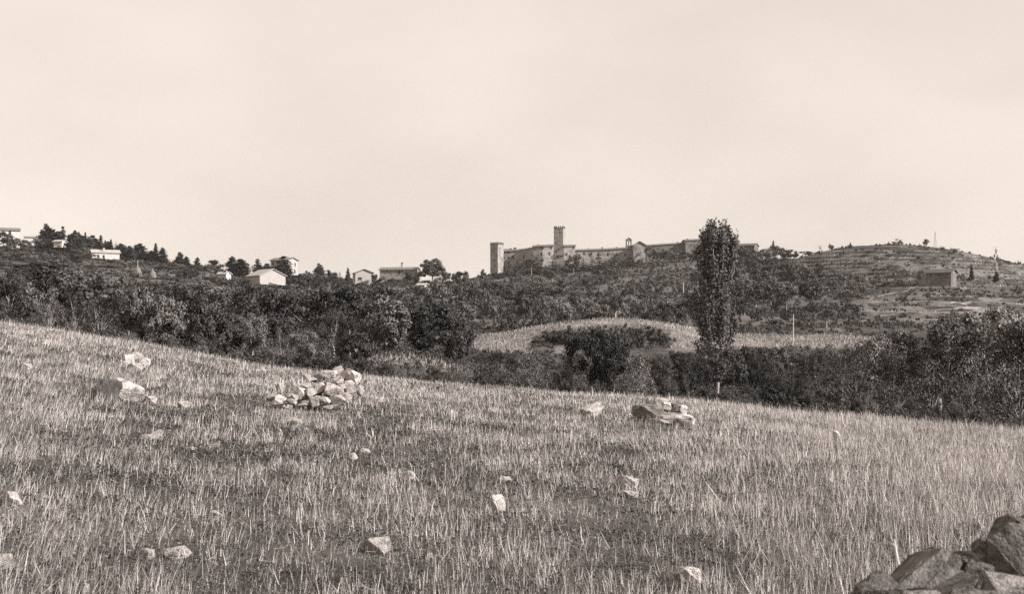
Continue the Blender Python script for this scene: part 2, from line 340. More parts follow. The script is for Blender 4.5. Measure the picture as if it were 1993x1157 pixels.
def conifer(seed, prof, tiers, n_each, leaf, droop=.06, irr=.35, zb=.1, flat=.35):
    rng = np.random.default_rng(seed); P = []; N_ = []; segs = [([(0,0,-.05), (rng.normal()*.008, rng.normal()*.008, .5), (0,0,.97)], [.02, .014, .003])]
    for t in range(tiers):
        z = zb+(1-zb)*(t+.5*rng.random())/tiers; R = prof(z)
        nb = max(4, int(9*(1-z)+4))
        for b in range(nb):
            a = rng.random()*6.283; L = R*(1-irr+1.4*irr*rng.random())
            if t % 3 == 0: segs.append(([(0,0,z), (math.cos(a)*L*.8, math.sin(a)*L*.8, z-droop*.6*L/.2)], [.005, .002]))
            q = rng.random(n_each)**.7
            p = np.stack([np.cos(a)*L*q, np.sin(a)*L*q, z-droop*q*L/.2], -1)+rng.normal(size=(n_each,3))*np.array([.18, .18, flat*.35])*L*.9
            P.append(p); N_.append(np.tile([math.cos(a)*.4, math.sin(a)*.4, .5], (n_each,1)))
    P = np.vstack(P); P[:,2] = np.clip(P[:,2], .02, 1.0); N_ = np.vstack(N_)
    V = quads(P, leaf*(.6+.8*rng.random(len(P))), .6, N_, rng)
    return np_mesh('crown', V, 4, np.arange(len(V))), tube_mesh('trunk', segs, 5)
def poplar_mesh(seed):
    rng = np.random.default_rng(seed); segs = [([(0,0,-.02), (.004,0,.2), (-.004,.003,.55), (0,0,.9)], [.022,.017,.010,.003])]; P = []; N_ = []
    def width(z): return np.interp(z, [0,.05,.12,.3,.5,.7,.86,.96,1.0], [.13,.145,.15,.15,.144,.128,.112,.098,.075])
    for s in range(92):
        a = rng.random()*6.283; z0 = .03+.72*rng.random(); L = .18+.2*rng.random(); q = rng.random()**.4*(.85+.35*rng.random()); z1 = min(z0+L, 1.0-.10*q*q-.06*rng.random())
        q = q+0.0; r1 = width(z1)*q; r0_ = width(z0)*q*.55
        pts = [(math.cos(a)*r0_*.3, math.sin(a)*r0_*.3, z0-.04), (math.cos(a)*(r0_+r1)*.55, math.sin(a)*(r0_+r1)*.55, (z0+z1)/2), (math.cos(a)*r1, math.sin(a)*r1, z1)]
        segs.append((pts, [.006, .004, .001]))
        m_ = 300; t = rng.random(m_)
        base = np.array(pts[0])*((1-t)**2)[:,None]+np.array(pts[1])*(2*t*(1-t))[:,None]+np.array(pts[2])*(t**2)[:,None]
        rad = (.040*(1-.5*t)+.008)[:,None]; d = rng.normal(size=(m_,3)); d /= np.linalg.norm(d, axis=1)[:,None]
        P.append(base+d*rad*rng.random((m_,1))**.5*np.array([1,1,1.2])); N_.append(d*.4+np.array([math.cos(a),math.sin(a),.2])*.4)
    P = np.vstack(P); N_ = np.vstack(N_); P[:,2] = np.clip(P[:,2], .01, 1.02)
    V = quads(P, .0125*(.6+.8*rng.random(len(P))), .8, N_, rng)
    return np_mesh('crown', V, 4, np.arange(len(V))), tube_mesh('trunk', segs, 6)
def umbrella_pine(seed):
    rng = np.random.default_rng(seed); ncl = 60; a = rng.random(ncl)*6.283; q = rng.random(ncl)**.5; z = rng.random(ncl)
    C = np.stack([np.cos(a)*q*.5*(1-.25*z), np.sin(a)*q*.5*(1-.25*z), .42+.5*z*(1-.45*q*q)], -1); R = .06+.06*rng.random(ncl)
    V = lump_leaves(C, R*1.15, 130, .03, rng, .5)
    return np_mesh('crown', V, 4, np.arange(len(V))), tube_mesh('trunk', limbs(rng, C, .36, .7, .03, 14))

LIB = {}
# open views: nothing of the wood stands before the hay terrace and the houses
CLEAR = [(225,335,546,420),(165,222,514,470),(470,565,549,470),(682,728,548,470),(738,800,543,470),(425,452,546,470),(808,830,566,470)]
def variants(kind, near):
    key = (kind, near)
    if key in LIB: return LIB[key]
    o = []; s0 = (abs(hash_str(kind))*7+near*3) % 9973
    for v in range(4):
        s = s0+v*131
        if kind == 'broadleaf': r = broadleaf(s, near)
        elif kind == 'bigleaf': r = broadleaf(s, near, base=.2, cz=.56, rz=.42, rr=.42, dens=.42, leaf=.043, r0=.02)
        elif kind == 'olive': r = broadleaf(s, near, base=.3, cz=.66, rz=.3, rr=.5, dens=.8, leaf=.02 if near else .045, r0=.026)
        elif kind == 'shrub': r = shrub_mesh(s, near)
        elif kind == 'thin': r = shrub_mesh(s, near, rr=.5, dens=.5, leaf=.02)
        elif kind == 'hedge': r = shrub_mesh(s, near, rr=.5, dens=1.2)
        elif kind == 'fir': r = conifer(s, lambda z: .24*(1-z)**.8+.012, 15, 34, .05, irr=.45)
        elif kind == 'opened': r = conifer(s, lambda z: .22*(1-z)**.75+.015, 9, 22, .045, irr=.6, flat=.18)
        elif kind == 'cypress': r = conifer(s, lambda z: .085*np.interp(z, [0,.15,.5,.8,1], [.5,1,.85,.5,.1]), 24, 26, .035, droop=-.1, irr=.2)
        elif kind == 'cone': r = conifer(s, lambda z: .17*np.interp(z, [0,.2,.6,.85,1], [.7,1,.75,.45,.15]), 20, 34, .045, droop=-.04, irr=.3)
        elif kind == 'pine': r = umbrella_pine(s)
        elif kind == 'poplar': r = poplar_mesh(s)
        o.append(r)
        if kind in ('poplar', 'pine'): break
    LIB[key] = o
    return o
def hash_str(s): return sum((i+3)*ord(c)*31 for i, c in enumerate(s))
ROWLIST = {}
NAMES = {'broadleaf':'broadleaf_tree','bigleaf':'fruit_tree','olive':'olive_tree','shrub':'shrub','thin':'shrub','hedge':'hedge_bush','fir':'fir_tree','opened':'fir_tree','cypress':'cypress_tree','cone':'conifer_tree','pine':'umbrella_pine','poplar':'poplar_tree'}
CNT = {}
def tree(kind, px, top, Y, wpx=None, tone=.07, label=None, row=None, bark=.16, aspect=1.0, base=None, thin=None):
    """a tree whose base stands on the ground at distance Y in direction px and whose top reaches picture height top"""
    for a, b, lim, yy in CLEAR:
        if a < px < b and Y < yy and top < lim and row in ('wood_far','wood_upper','wood_mid','wood_front','ridge_bushes'): top = lim+random.uniform(0, 10)
    x = (px-CX)/F*Y; z = h1(x, Y); zt = CAMZ+(HY-top)/F*Y; h = max(zt-z, .6)
    near = Y < 135; vs = variants(kind, near); CNT[kind] = CNT.get(kind, 0)+1
    crown, trunk = vs[(CNT[kind]*7+int(px)) % len(vs)]
    nomw = {'broadleaf':1.0,'bigleaf':.95,'olive':1.1,'shrub':1.25,'thin':1.15,'hedge':1.2,'fir':.36,'opened':.40,'cypress':.15,'cone':.27,'pine':1.08,'poplar':.29}[kind]
    wx = (wpx/F*Y)/nomw if wpx else h*aspect
    t = empty(NAMES[kind], (x, Y, z), random.random()*6.283 if kind != 'poplar' else .4)
    sc = (wx, wx, h); cat = 'shrub' if kind in ('shrub','thin','hedge') else 'tree'
    c = link('crown', crown, None, t); c.scale = sc; k = link('stems' if cat == 'shrub' else 'trunk', trunk, None, t); k.scale = sc
    if not crown.materials: crown.materials.append(M_LEAF)
    if not trunk.materials: trunk.materials.append(M_BARK)
    tn = min(tone*.62*(.32+1.9*random.random()**2), max(.11, tone*.75))*(1.22 if row == 'right_thicket' else 1); c.color = (tn, tn, tn, 1); k.color = (bark, bark, bark, 1)
    tag(t, label, cat)
    if row: ROWLIST.setdefault(row, []).append((px, t))
    return t
ORD = 'first second third fourth fifth sixth seventh eighth ninth tenth eleventh twelfth thirteenth fourteenth fifteenth sixteenth seventeenth eighteenth nineteenth twentieth'.split()
ORD += ['twenty-'+o for o in ORD[:9]]+['thirtieth']+['thirty-'+o for o in ORD[:9]]+['fortieth']+['forty-'+o for o in ORD[:9]]
def finish_rows(desc):
    """each member of a row gets its own label: what it looks like, the row it stands in and its count from the left"""
    for row, lst in ROWLIST.items():
        lst.sort(key=lambda a: a[0]); what, group = desc[row]
        for i, (px, t) in enumerate(lst):
            t['label'] = f'{what}, {ORD[i]} from the left'; t['group'] = group

# ---- notable trees
tree('poplar', 1396, 414, 112, 98, .13, 'tall dark columnar poplar rising above the castle skyline', bark=.12)
tree('pine', 841, 498, 445, 62, .05, 'big dark umbrella pine right of the long stone farmhouse')
tree('fir', 551, 497, 428, 52, .05, 'dark fir standing in front of the three-storey house')
tree('cypress', 1939, 529, hit(1939,551,200).y, 10, .04, 'small dark cypress below the white pole on the terraced hill')
tree('cypress', 1891, 516, hit(1891,549,200).y, 8, .04, 'tall narrow dark cypress right of the hillside farmhouse')
tree('olive', 1198, 572, 176, 34, .15, 'pale olive with a whitish forked trunk on the knoll crest', bark=.6)
tree('broadleaf', 1803, 463, 568, 13, .05, 'small round dark tree alone on the terraced hilltop beside the pylon')
tree('broadleaf', 1143, 479, 606, 9, .05, 'tiny round dark tree rising behind the low castle roof')
tree('cypress', 1505, 468, 600, 7, .05, 'thin dark spire above the trees right of the white gable')
tree('bigleaf', 272, 556, 60, 62, .19, 'pale large-leaved fruit tree with a leaning trunk behind the field edge', bark=.3)
tree('bigleaf', 890, 622, 85, 62, .07, 'dark leafy tree left of the grassy knoll')
tree('olive', 650, 606, 76, 66, .09, 'leafy tree with a pale straight trunk left of the grassy lane', bark=.5)
tree('olive', 682, 622, 72, 56, .08, 'small tree with a forked pale trunk by the grassy lane', bark=.45)
tree('bigleaf', 612, 634, 70, 56, .08, 'leafy little tree with a bent pale trunk behind the heap', bark=.4)
# ---- ridge conifers on the left
for px, top, w, kd in [(90,434,26,'fir'),(105,445,20,'fir'),(122,439,18,'fir'),(134,456,10,'cypress'),(146,448,16,'cone'),(153,452,14,'cone'),(163,459,18,'cone'),(166,452,8,'cypress'),
                       (180,458,18,'cone'),(196,457,16,'fir'),(205,468,9,'cypress'),(216,466,8,'cypress'),(226,470,13,'opened'),(243,478,26,'broadleaf'),(272,474,24,'cone'),(303,473,9,'cypress'),(316,482,15,'cone'),(82,446,20,'fir'),(98,444,22,'cone'),(113,450,20,'cone'),(140,455,18,'cone'),(158,457,18,'fir'),(172,461,20,'cone'),(188,464,20,'fir'),(211,470,18,'cone'),(235,474,20,'cone'),(253,478,22,'fir'),(262,479,20,'broadleaf'),(286,486,22,'broadleaf'),(295,488,20,'cone')]:
    tree(kd, px, top, 464+random.random()*14, w*(1.2 if kd in ('fir','cone') else 1.1), .045, row='ridge_left')
for px, top, w, kd in [(350,490,24,'fir'),(363,498,16,'fir'),(384,500,16,'fir'),(424,502,38,'broadleaf'),(452,499,18,'cone'),(468,504,26,'cone'),(502,503,24,'fir'),(520,513,20,'cone'),
                       (596,526,20,'broadleaf'),(621,512,26,'fir'),(645,524,26,'broadleaf'),(661,528,9,'opened'),(677,521,8,'cypress')]:
    tree(kd, px, top, 452+random.random()*12, w*(1.2 if kd in ('fir','cone') else 1.1), .045, row='ridge_houses')
for i in range(46):
    px = -10+i*21+random.uniform(-7, 7); Yb = random.uniform(425, 445); g = HY-(h1((px-CX)/F*Yb, Yb)-CAMZ)*F/Yb
    tree('broadleaf', px, g-random.uniform(8, 15)*(1 if px < 340 else 1.5), Yb, random.uniform(28, 46), random.uniform(.05, .08), row='ridge_bushes')
for px, top, w in [(40,462,24),(52,466,22),(72,465,28),(84,460,30),(104,468,24),(128,470,26),(140,474,26),(160,478,28)]:
    tree('broadleaf', px, top, 446+random.random()*4 if px != 116 else 440, w, .055, row='ridge_scrub')
tree('broadleaf', 24, 457, 440, 26, .05, 'second small dark tree before the white house at the far left edge')
tree('broadleaf', 8, 449, 440, 40, .05, 'dark round tree in front of the white house at the far left edge')
# trees round the farmhouses towards the castle
for px, top, w, kd in [(735,530,26,'broadleaf'),(760,538,28,'broadleaf'),(800,528,40,'broadleaf'),(868,530,34,'broadleaf'),(893,527,40,'olive'),(918,533,36,'broadleaf'),(940,524,16,'cone'),(962,545,30,'broadleaf')]:
    tree(kd, px, top, 418+random.random()*20, w, .06, row='ridge_castle')
# thin firs before the castle walls
for px, top, w in [(985,518,16),(1010,514,20),(1028,520,16),(1047,497,22),(1062,516,18),(1076,500,20),(1090,516,18),(1104,508,20),(1122,489,20),(1136,505,16),(1152,500,16),(1166,492,18),(1180,505,16),(1196,496,18),(1212,505,16),(1225,498,18),(1243,506,14)]:
    tree('opened', px, top-2, 576+random.random()*10, w*1.45, .085, row='castle_firs')
for i in range(20):
    tree('shrub' if i % 2 else 'broadleaf', 978+i*13.4+random.uniform(-4, 4), np.interp(i, [0,10,19],[526,518,503])+random.uniform(-5, 6), 588+random.uniform(0, 6), random.uniform(18, 28), .07, row='castle_shrubs')
for px, top, w in [(1264,480,22),(1275,484,20),(1288,483,22),(1303,488,20),(1318,486,22),(1333,490,20),(1348,490,20),(1357,478,22),(1428,479,36),(1441,480,34),(1452,482,30),(1462,486,26),(1474,486,26),(1486,484,24)]:
    tree('broadleaf', px, top, 585+random.random()*8, w, .075, row='long_wall')
for px, top, w in [(1493,486,22),(1507,482,24),(1521,484,24),(1534,488,22),(1545,496,18),(1549,493,10),(1568,493,26),(1580,492,18),(1588,500,16)]:
    tree('broadleaf', px, top-3, 568+random.random()*10, w*1.3, .05, row='saddle')
for px, top, w, kd in [(1617,474,14,'broadleaf'),(1632,481,12,'shrub'),(1655,472,6,'fir'),(1731,469,7,'shrub'),(1746,464,24,'shrub'),(1790,473,8,'shrub'),(1832,479,14,'shrub'),(1862,484,20,'olive'),(1888,491,10,'shrub'),(1925,503,10,'shrub'),(1946,507,19,'olive'),(1958,511,17,'olive'),(1969,515,9,'shrub'),(1981,512,14,'shrub')]:
    tree(kd, px, top, 566, w, .07, row='hill_crest')
# olives scattered over the terraces
def field_of(kind, row, n, box, size, tone, bark=.2, seed=1, mind=14):
    rng = random.Random(seed); pts = []
    tries = 0
    while len(pts) < n and tries < 4000:
        tries += 1; px = rng.uniform(box[0], box[1]); py = rng.uniform(box[2], box[3])
        if all(abs(px-a) + 1.5*abs(py-b) > mind for a, b in pts): pts.append((px, py))
    for px, py in pts:
        p = hit(px, py, box[4] if len(box) > 4 else 150)
        if near_path(np.array([p.x]), np.array([p.y]), 2.0, 24)[0]: continue
        p = hit(px, py, box[4] if len(box) > 4 else 150); hpx = rng.uniform(*size)
        kd = kind if isinstance(kind, str) else rng.choice(kind)
        tree(kd, px, py-hpx, p.y, hpx*rng.uniform(.95, 1.35), rng.uniform(*tone), row=row, bark=bark)
for px, top, w in [(1794,531,16),(1806,536,14),(1872,533,16),(1884,540,14),(1850,540,12)]:
    tree('olive', px, top, hit(px, 549, 200).y-3, w, .08, row='terraces')
field_of(['olive','shrub'], 'terraces', 42, (1585,1985,486,548), (7,15), (.06,.13), seed=3, mind=20)
field_of(['olive','olive','shrub'], 'track_olives', 16, (1600,1790,555,583), (16,30), (.10,.16), seed=4, mind=20)
field_of(['olive','shrub'], 'low_terraces', 34, (1640,1990,570,632,190), (9,22), (.07,.13), seed=5, mind=20)
field_of(['broadleaf','olive'], 'saddle_trees', 24, (1430,1580,535,615), (34,60), (.06,.11), seed=6, mind=24)
field_of(['shrub','olive'], 'meadow_back', 14, (1430,1660,606,640,188), (22,34), (.06,.10), seed=7, mind=24)
# olives behind the knoll and wood under the castle
for i in range(22):
    px = 965+i*18.5+random.uniform(-6, 6)
    tree(('olive','shrub','broadleaf')[i % 3], px, 577+random.uniform(-6, 12)+max(0, 1060-px)*.06, 190+random.uniform(0, 22), random.uniform(36, 56), random.uniform(.15, .22), row='knoll_olives', bark=.1)
field_of(['broadleaf','olive','shrub'], 'castle_slope', 49, (960,1480,532,612,196), (18,34), (.06,.10), seed=8, mind=22)
# wood under the villas: rows by distance
def rowof(row, kinds, x0, x1, n, top, dist, w, tone, seed, bark=.15):
    rng = random.Random(seed)
    for i in range(n):
        px = x0+(x1-x0)*(i+rng.uniform(.2, .8))/n; tp = np.interp(px, top[0], top[1])+rng.uniform(-12, 12)
        tree(rng.choice(kinds), px, tp, rng.uniform(*dist), rng.uniform(*w), rng.uniform(*tone), row=row, bark=bark)
rowof('wood_far', ['broadleaf','broadleaf','olive'], -40, 960, 26, ([0,200,450,700,960],[490,508,540,556,556]), (330,400), (48,80), (.06,.10), 11)
rowof('wood_upper', ['broadleaf'], -40, 1000, 22, ([0,200,450,700,1000],[505,522,548,560,572]), (230,300), (66,106), (.05,.09), 12)
rowof('wood_mid', ['broadleaf','broadleaf','bigleaf'], -40, 930, 17, ([0,200,450,700,930],[512,530,552,560,590]), (150,200), (80,128), (.045,.09), 13)
rowof('wood_front', ['broadleaf','bigleaf'], -30, 860, 13, ([0,200,400,640,750,870],[522,534,548,560,580,612]), (84,112), (100,156), (.045,.10), 14)
rowof('wood_center', ['broadleaf','broadleaf','olive'], 850, 1110, 16, ([850,960,1110],[548,556,572]), (215,300), (44,76), (.045,.10), 31)
rowof('edge_trees', ['bigleaf','thin','broadleaf'], -20, 720, 15, ([0,130,400,560,720],[540,548,590,632,650]), (56,72), (56,84), (.07,.15), 15, bark=.3)
rowof('edge_shrubs', ['thin','shrub'], 120, 560, 11, ([120,560],[632,690]), (47,53), (34,56), (.09,.15), 16)
# dark low bushes just behind the field edge, middle
for px, top, w, Y, tn in [(545,690,40,50,.035),(585,690,46,50,.035),(620,694,44,50,.03),(655,700,36,50,.035),(700,702,46,51,.03),(740,706,44,51,.035),(775,700,40,53,.12),(812,702,44,54,.11),(850,712,40,54,.035),(880,700,36,56,.11),(905,696,34,58,.11),(940,722,40,58,.04),(975,725,40,58,.035)]:
    tree('thin' if tn > .1 else 'hedge', px, top, Y, w, tn, row='field_hedge')
for px, top, w, Y, tn, kd in [(1035,668,84,60,.17,'thin'),(1150,640,96,72,.05,'broadleaf'),(1195,655,70,68,.055,'broadleaf'),(1240,664,84,64,.22,'thin'),(1290,690,60,72,.05,'hedge'),(1100,705,50,66,.045,'hedge'),(1335,688,60,76,.055,'hedge'),(1068,716,40,62,.05,'hedge'),(1300,735,40,60,.05,'hedge')]:
    tree(kd, px, top, Y, w, tn, row='knoll_front')
rng = random.Random(29)
for i in range(30):
    px = 1268+i*13.2+rng.uniform(-4, 4)
    if 1350 < px < 1425: continue
    tree(rng.choice(['hedge','shrub','bigleaf']), px, rng.uniform(675, 690), rng.uniform(112, 131), rng.uniform(34, 58), rng.uniform(.04, .15), row='meadow_hedge')
for i in range(8):
    tree(rng.choice(['hedge','shrub']), 925+i*14+rng.uniform(-4, 4), rng.uniform(690, 700), rng.uniform(105, 125), rng.uniform(30, 44), .05, row='knoll_front')
rng = random.Random(19)
for i in range(15):      # scrub that covers the front of the knoll
    px = 1045+i*17.5+rng.uniform(-5, 5); tree('shrub', px, np.interp(px, [1040,1090,1200,1310],[652,634,624,638])+rng.uniform(-3, 6), 148+rng.uniform(-3, 6), rng.uniform(30, 46), .045, row='knoll_scrub')
for px, top, w, Y, tn, kd in [(1392,668,92,108,.09,'bigleaf'),(1368,680,60,104,.07,'shrub'),(1420,678,64,104,.07,'shrub'),(1385,690,70,92,.07,'bigleaf'),(1425,682,60,95,.075,'bigleaf'),(1460,688,64,92,.06,'hedge'),(1500,690,66,90,.06,'hedge'),(1535,692,60,92,.075,'thin'),(1575,688,66,88,.06,'hedge'),(1365,700,50,84,.05,'hedge'),(1515,735,80,66,.045,'hedge'),(1580,735,80,64,.04,'hedge'),(1455,745,60,64,.04,'hedge')]:
    tree(kd, px, top, Y, w, tn, row='meadow_hedge')
for px, top, w, Y, tn, kd in [(1640,682,90,74,.12,'thin'),(1690,652,110,76,.10,'broadleaf'),(1668,676,100,68,.08,'thin'),(1742,648,130,78,.12,'broadleaf'),(1795,640,120,80,.13,'thin'),(1846,622,150,76,.11,'broadleaf'),(1812,672,110,68,.10,'thin'),(1905,606,170,80,.12,'broadleaf'),(1930,650,120,70,.09,'thin'),(1975,596,170,82,.11,'broadleaf'),(2040,600,170,76,.1,'broadleaf'),(2090,612,160,70,.1,'thin'),(1740,706,90,66,.09,'thin'),(1885,690,110,66,.11,'thin'),(1978,672,110,66,.1,'thin')]:
    tree(kd, px, top, Y, w, tn, row='right_thicket', bark=.22)
for px, top, w, Y, tn, kd in [(1829,784,50,50,.06,'hedge'),(1800,780,50,51,.06,'thin'),(1858,788,50,50,.06,'hedge'),(1408,756,50,58,.05,'hedge'),(1440,750,56,60,.05,'thin'),(1372,752,50,58,.05,'hedge')]:
    tree(kd, px, top, Y, w, tn, row='right_weeds')
rowof('right_weeds', ['thin','hedge'], 1620, 2010, 12, ([1620,2010],[765,798]), (47,52), (30,56), (.05,.12), 23)

finish_rows({
 'ridge_left':('dark ridge conifer beside the white villa','conifers along the ridge by the villa'),
 'ridge_houses':('dark tree on the skyline by the long white house','skyline trees round the long white house'),
 'ridge_scrub':('little round tree between the white houses at the ridge end','little trees between the ridge houses'),
 'ridge_bushes':('low round tree along the ridge top below the houses','low trees along the ridge top'),
 'ridge_castle':('dark tree by the stone farmhouses near the castle','trees between the farmhouses and the castle'),
 'castle_shrubs':('dark bush at the foot of the castle wall','bushes at the foot of the castle wall'),
 'castle_firs':('thin open fir standing before the castle wall','firs before the castle wall'),
 'long_wall':('bushy tree against the long dark castle wall','trees along the long dark wall'),
 'saddle':('dense dark tree on the saddle right of the castle','dark trees on the saddle'),
 'hill_crest':('little bush on the crest of the terraced hill','bushes on the terraced hill crest'),
 'terraces':('small olive or bush on the upper terraces','olives scattered on the upper terraces'),
 'track_olives':('pale olive above the white track','olives above the white track'),
 'low_terraces':('low bush on the terraces below the farmhouse','bushes on the lower terraces'),
 'saddle_trees':('leafy tree on the slope right of the poplar','trees on the slope right of the poplar'),
 'meadow_back':('bush along the back of the pale meadow','bushes behind the pale meadow'),
 'knoll_olives':('greyish olive in the row behind the knoll','olive row behind the knoll'),
 'castle_slope':('small tree on the scrubby slope below the castle','small trees below the castle'),
 'wood_far':('round tree in the top row of the wood','wood, top row under the houses'),
 'wood_center':('round tree in the wood below the castle tower','wood below the castle tower'),
 'wood_upper':('dark round tree in the upper wood','wood, upper row'),
 'wood_mid':('dark round tree in the middle of the wood','wood, middle row'),
 'wood_front':('leafy tree in the front of the wood','wood, front row'),
 'edge_trees':('bushy tree just behind the stubble edge','trees behind the stubble edge'),
 'edge_shrubs':('thin shrub growing on the stubble edge','shrubs on the stubble edge'),
 'field_hedge':('low bush below the wood at the field edge','low bushes at the field edge'),
 'knoll_front':('bush in front of the grassy knoll','bushes in front of the knoll'),
 'knoll_scrub':('dark scrub bush covering the knoll front','scrub on the knoll front'),
 'meadow_hedge':('hedge bush between the field and the pale meadow','hedge below the pale meadow'),
 'right_thicket':('wide twiggy bush in the big thicket','thicket right of the meadow'),
 'right_weeds':('low weedy shrub along the right field edge','weedy shrubs along the right field edge')})

# ------------------------------------------------------------------ buildings
def poly_prism(bm, pts, z0, z1):
    """pts: plan polygon (counter-clockwise); z0/z1: number or one per corner"""
    n = len(pts); za = z0 if isinstance(z0, (list, tuple)) else [z0]*n; zb = z1 if isinstance(z1, (list, tuple)) else [z1]*n
    a = [bm.verts.new((p[0], p[1], za[i])) for i, p in enumerate(pts)]; b = [bm.verts.new((p[0], p[1], zb[i])) for i, p in enumerate(pts)]
    for i in range(n): bm.faces.new((a[i], a[(i+1) % n], b[(i+1) % n], b[i]))
    bm.faces.new(b); bm.faces.new(a[::-1])
def box(bm, x0, x1, y0, y1, z0, z1): poly_prism(bm, [(x0,y0),(x1,y0),(x1,y1),(x0,y1)], z0, z1)
def bobj(name, build, m, parent=None):
    bm = bmesh.new(); build(bm); bmesh.ops.recalc_face_normals(bm, faces=bm.faces); me = bpy.data.meshes.new(name); bm.to_mesh(me); bm.free()
    return link(name, me, m, parent)
def gable_roof(bm, x0, x1, y0, y1, z, rise, th=.22, over=.45, axis='x', lift0=0, lift1=0):
    """two pitched slabs with a ridge along axis; lift0/lift1 raise the two ends"""
    if axis == 'x':
        ym = (y0+y1)/2; xa, xb = x0-over, x1+over; k = rise/((y1-y0)/2)
        e = [(y0-over, z-over*k), (ym, z+rise), (y1+over, z-over*k)]
        for x, l in ((xa, lift0), (xb, lift1)): pass
        vs = [[bm.verts.new((x, yy, zz+l+t)) for (yy, zz) in e] for t in (0.01, th) for x, l in ((xa, lift0), (xb, lift1))]
    else:
        xm = (x0+x1)/2; ya, yb = y0-over, y1+over; k = rise/((x1-x0)/2)
        e = [(x0-over, z-over*k), (xm, z+rise), (x1+over, z-over*k)]
        vs = [[bm.verts.new((xx, y, zz+l+t)) for (xx, zz) in e] for t in (0.01, th) for y, l in ((ya, lift0), (yb, lift1))]
    A, B, C_, D_ = vs        # lower end0, lower end1, upper end0, upper end1
    for j in range(2):
        bm.faces.new((A[j], A[j+1], B[j+1], B[j])); bm.faces.new((C_[j], D_[j], D_[j+1], C_[j+1]))
        bm.faces.new((A[j], C_[j], C_[j+1], A[j+1])); bm.faces.new((B[j], B[j+1], D_[j+1], D_[j]))
    bm.faces.new((A[0], B[0], D_[0], C_[0])); bm.faces.new((A[2], C_[2], D_[2], B[2]))
def gable_walls(bm, x0, x1, y0, y1, zb, z, rise, axis='x'):
    if axis == 'x':
        ym = (y0+y1)/2; prof = [(y0, zb), (y1, zb), (y1, z), (ym, z+rise), (y0, z)]
        a = [bm.verts.new((x0, p[0], p[1])) for p in prof]; b = [bm.verts.new((x1, p[0], p[1])) for p in prof]
    else:
        xm = (x0+x1)/2; prof = [(x0, zb), (x1, zb), (x1, z), (xm, z+rise), (x0, z)]
        a = [bm.verts.new((p[0], y0, p[1])) for p in prof]; b = [bm.verts.new((p[0], y1, p[1])) for p in prof]
    n = 5
    for i in range(n): bm.faces.new((a[i], a[(i+1) % n], b[(i+1) % n], b[i]))
    bm.faces.new(a); bm.faces.new(b[::-1])
def window(parent, x, y, z, w, h, face='front', frame=M_PLASTER):
    """a dark opening with a projecting sill"""
    if face == 'front':
        o = bobj('window', lambda bm: box(bm, x-w/2, x+w/2, y-.03, y+.12, z-h/2, z+h/2), M_DARK, parent)
        bobj('sill', lambda bm: box(bm, x-w/2-.1, x+w/2+.1, y-.16, y-.035, z-h/2-.14, z-h/2-.003), frame, o)
    else:
        o = bobj('window', lambda bm: box(bm, x-.12, x+.03, y-w/2, y+w/2, z-h/2, z+h/2), M_DARK, parent)
        bobj('sill', lambda bm: box(bm, x+.035, x+.16, y-w/2-.1, y+w/2+.1, z-h/2-.14, z-h/2-.003), frame, o)
    return o
def chimney(parent, x, y, z0, z1, w=.7, m=M_PLASTER):
    c = bobj('chimney', lambda bm: box(bm, x-w/2, x+w/2, y-w/2, y+w/2, z0, z1), m, parent)
    bobj('chimney_cap', lambda bm: box(bm, x-w*.65, x+w*.65, y-w*.65, y+w*.65, z1+.004, z1+.2), M_TILE, c)
def house(name, label, px, base, Y, w, d, h, rise, rz, walls=M_PLASTER, roofm=M_TILE, axis='x', wins=(), chim=(), door=None, cat='house', sink=3.0):
    p = W(px, base, Y); t = tag(empty(name, (p.x, p.y, p.z), rz), label, cat)
    bobj('wall', lambda bm: gable_walls(bm, -w/2, w/2, -d/2, d/2, -sink, h, rise, axis), walls, t)
    r = bobj('roof', lambda bm: gable_roof(bm, -w/2, w/2, -d/2, d/2, h, rise, axis=axis), roofm, t)
    for (f, a, z, ww, hh) in wins: window(t, a if f == 'front' else w/2, -d/2 if f == 'front' else a, z, ww, hh, f)
    for (x, y, z0, z1) in chim: chimney(r, x, y, z0, z1)
    if door: bobj('door', lambda bm: box(bm, door[0]-.6, door[0]+.6, -d/2-.04, -d/2+.1, 0, 2.2), M_DARK, t)
    return t
k5 = 450/F
house('house','large white house with a low roof behind a dark tree at the far left', 6, 474, 455, 11, 8, 4.6, 1.0, math.radians(24), M_WHITE, M_TILE, wins=[('front',-2,3.6,.9,1.3),('front',2.2,3.6,.9,1.3),('side',0,3.6,.9,1.2)], chim=[(-2,1,5,7.2)])
house('cottage','tiny white cottage roof showing left of the ridge conifers', 58, 467, 470, 3.8, 4, 1.0, .7, math.radians(15), M_WHITE, M_TILEL, sink=.8)
house('barn','little pale barn half hidden in the trees under the ridge conifers', 117, 478, 448, 3.2, 3.2, 1.3, .5, math.radians(-10), M_WHITE, M_TILEL, sink=.8)
v = house('villa','white two-storey villa with pale roof and two dark windows by the ridge cypresses', 204, 511, 440, 9.2, 6, 3.3, 1.0, math.radians(26), M_WHITE, M_TILEL,
      wins=[('front',-2.6,1.9,.75,1.25),('front',-.8,1.8,.75,1.25),], chim=[(-.6,-2,3.6,4.9)])
bobj('annex', lambda bm: box(bm, -1.6, 4.2, -5.7, -3.01, -5, -.15), M_WHITE, v); bobj('annex_roof', lambda bm: poly_prism(bm, [(-2,-6.2),(4.6,-6.2),(4.6,-3.02),(-2,-3.02)], [-.13,-.13,.3,.3], [.05,.05,.5,.5]), M_TILE, v)
bobj('annex_door', lambda bm: box(bm, .9, 2, -5.75, -5.6, -4.2, -2.2), M_DARK, v)
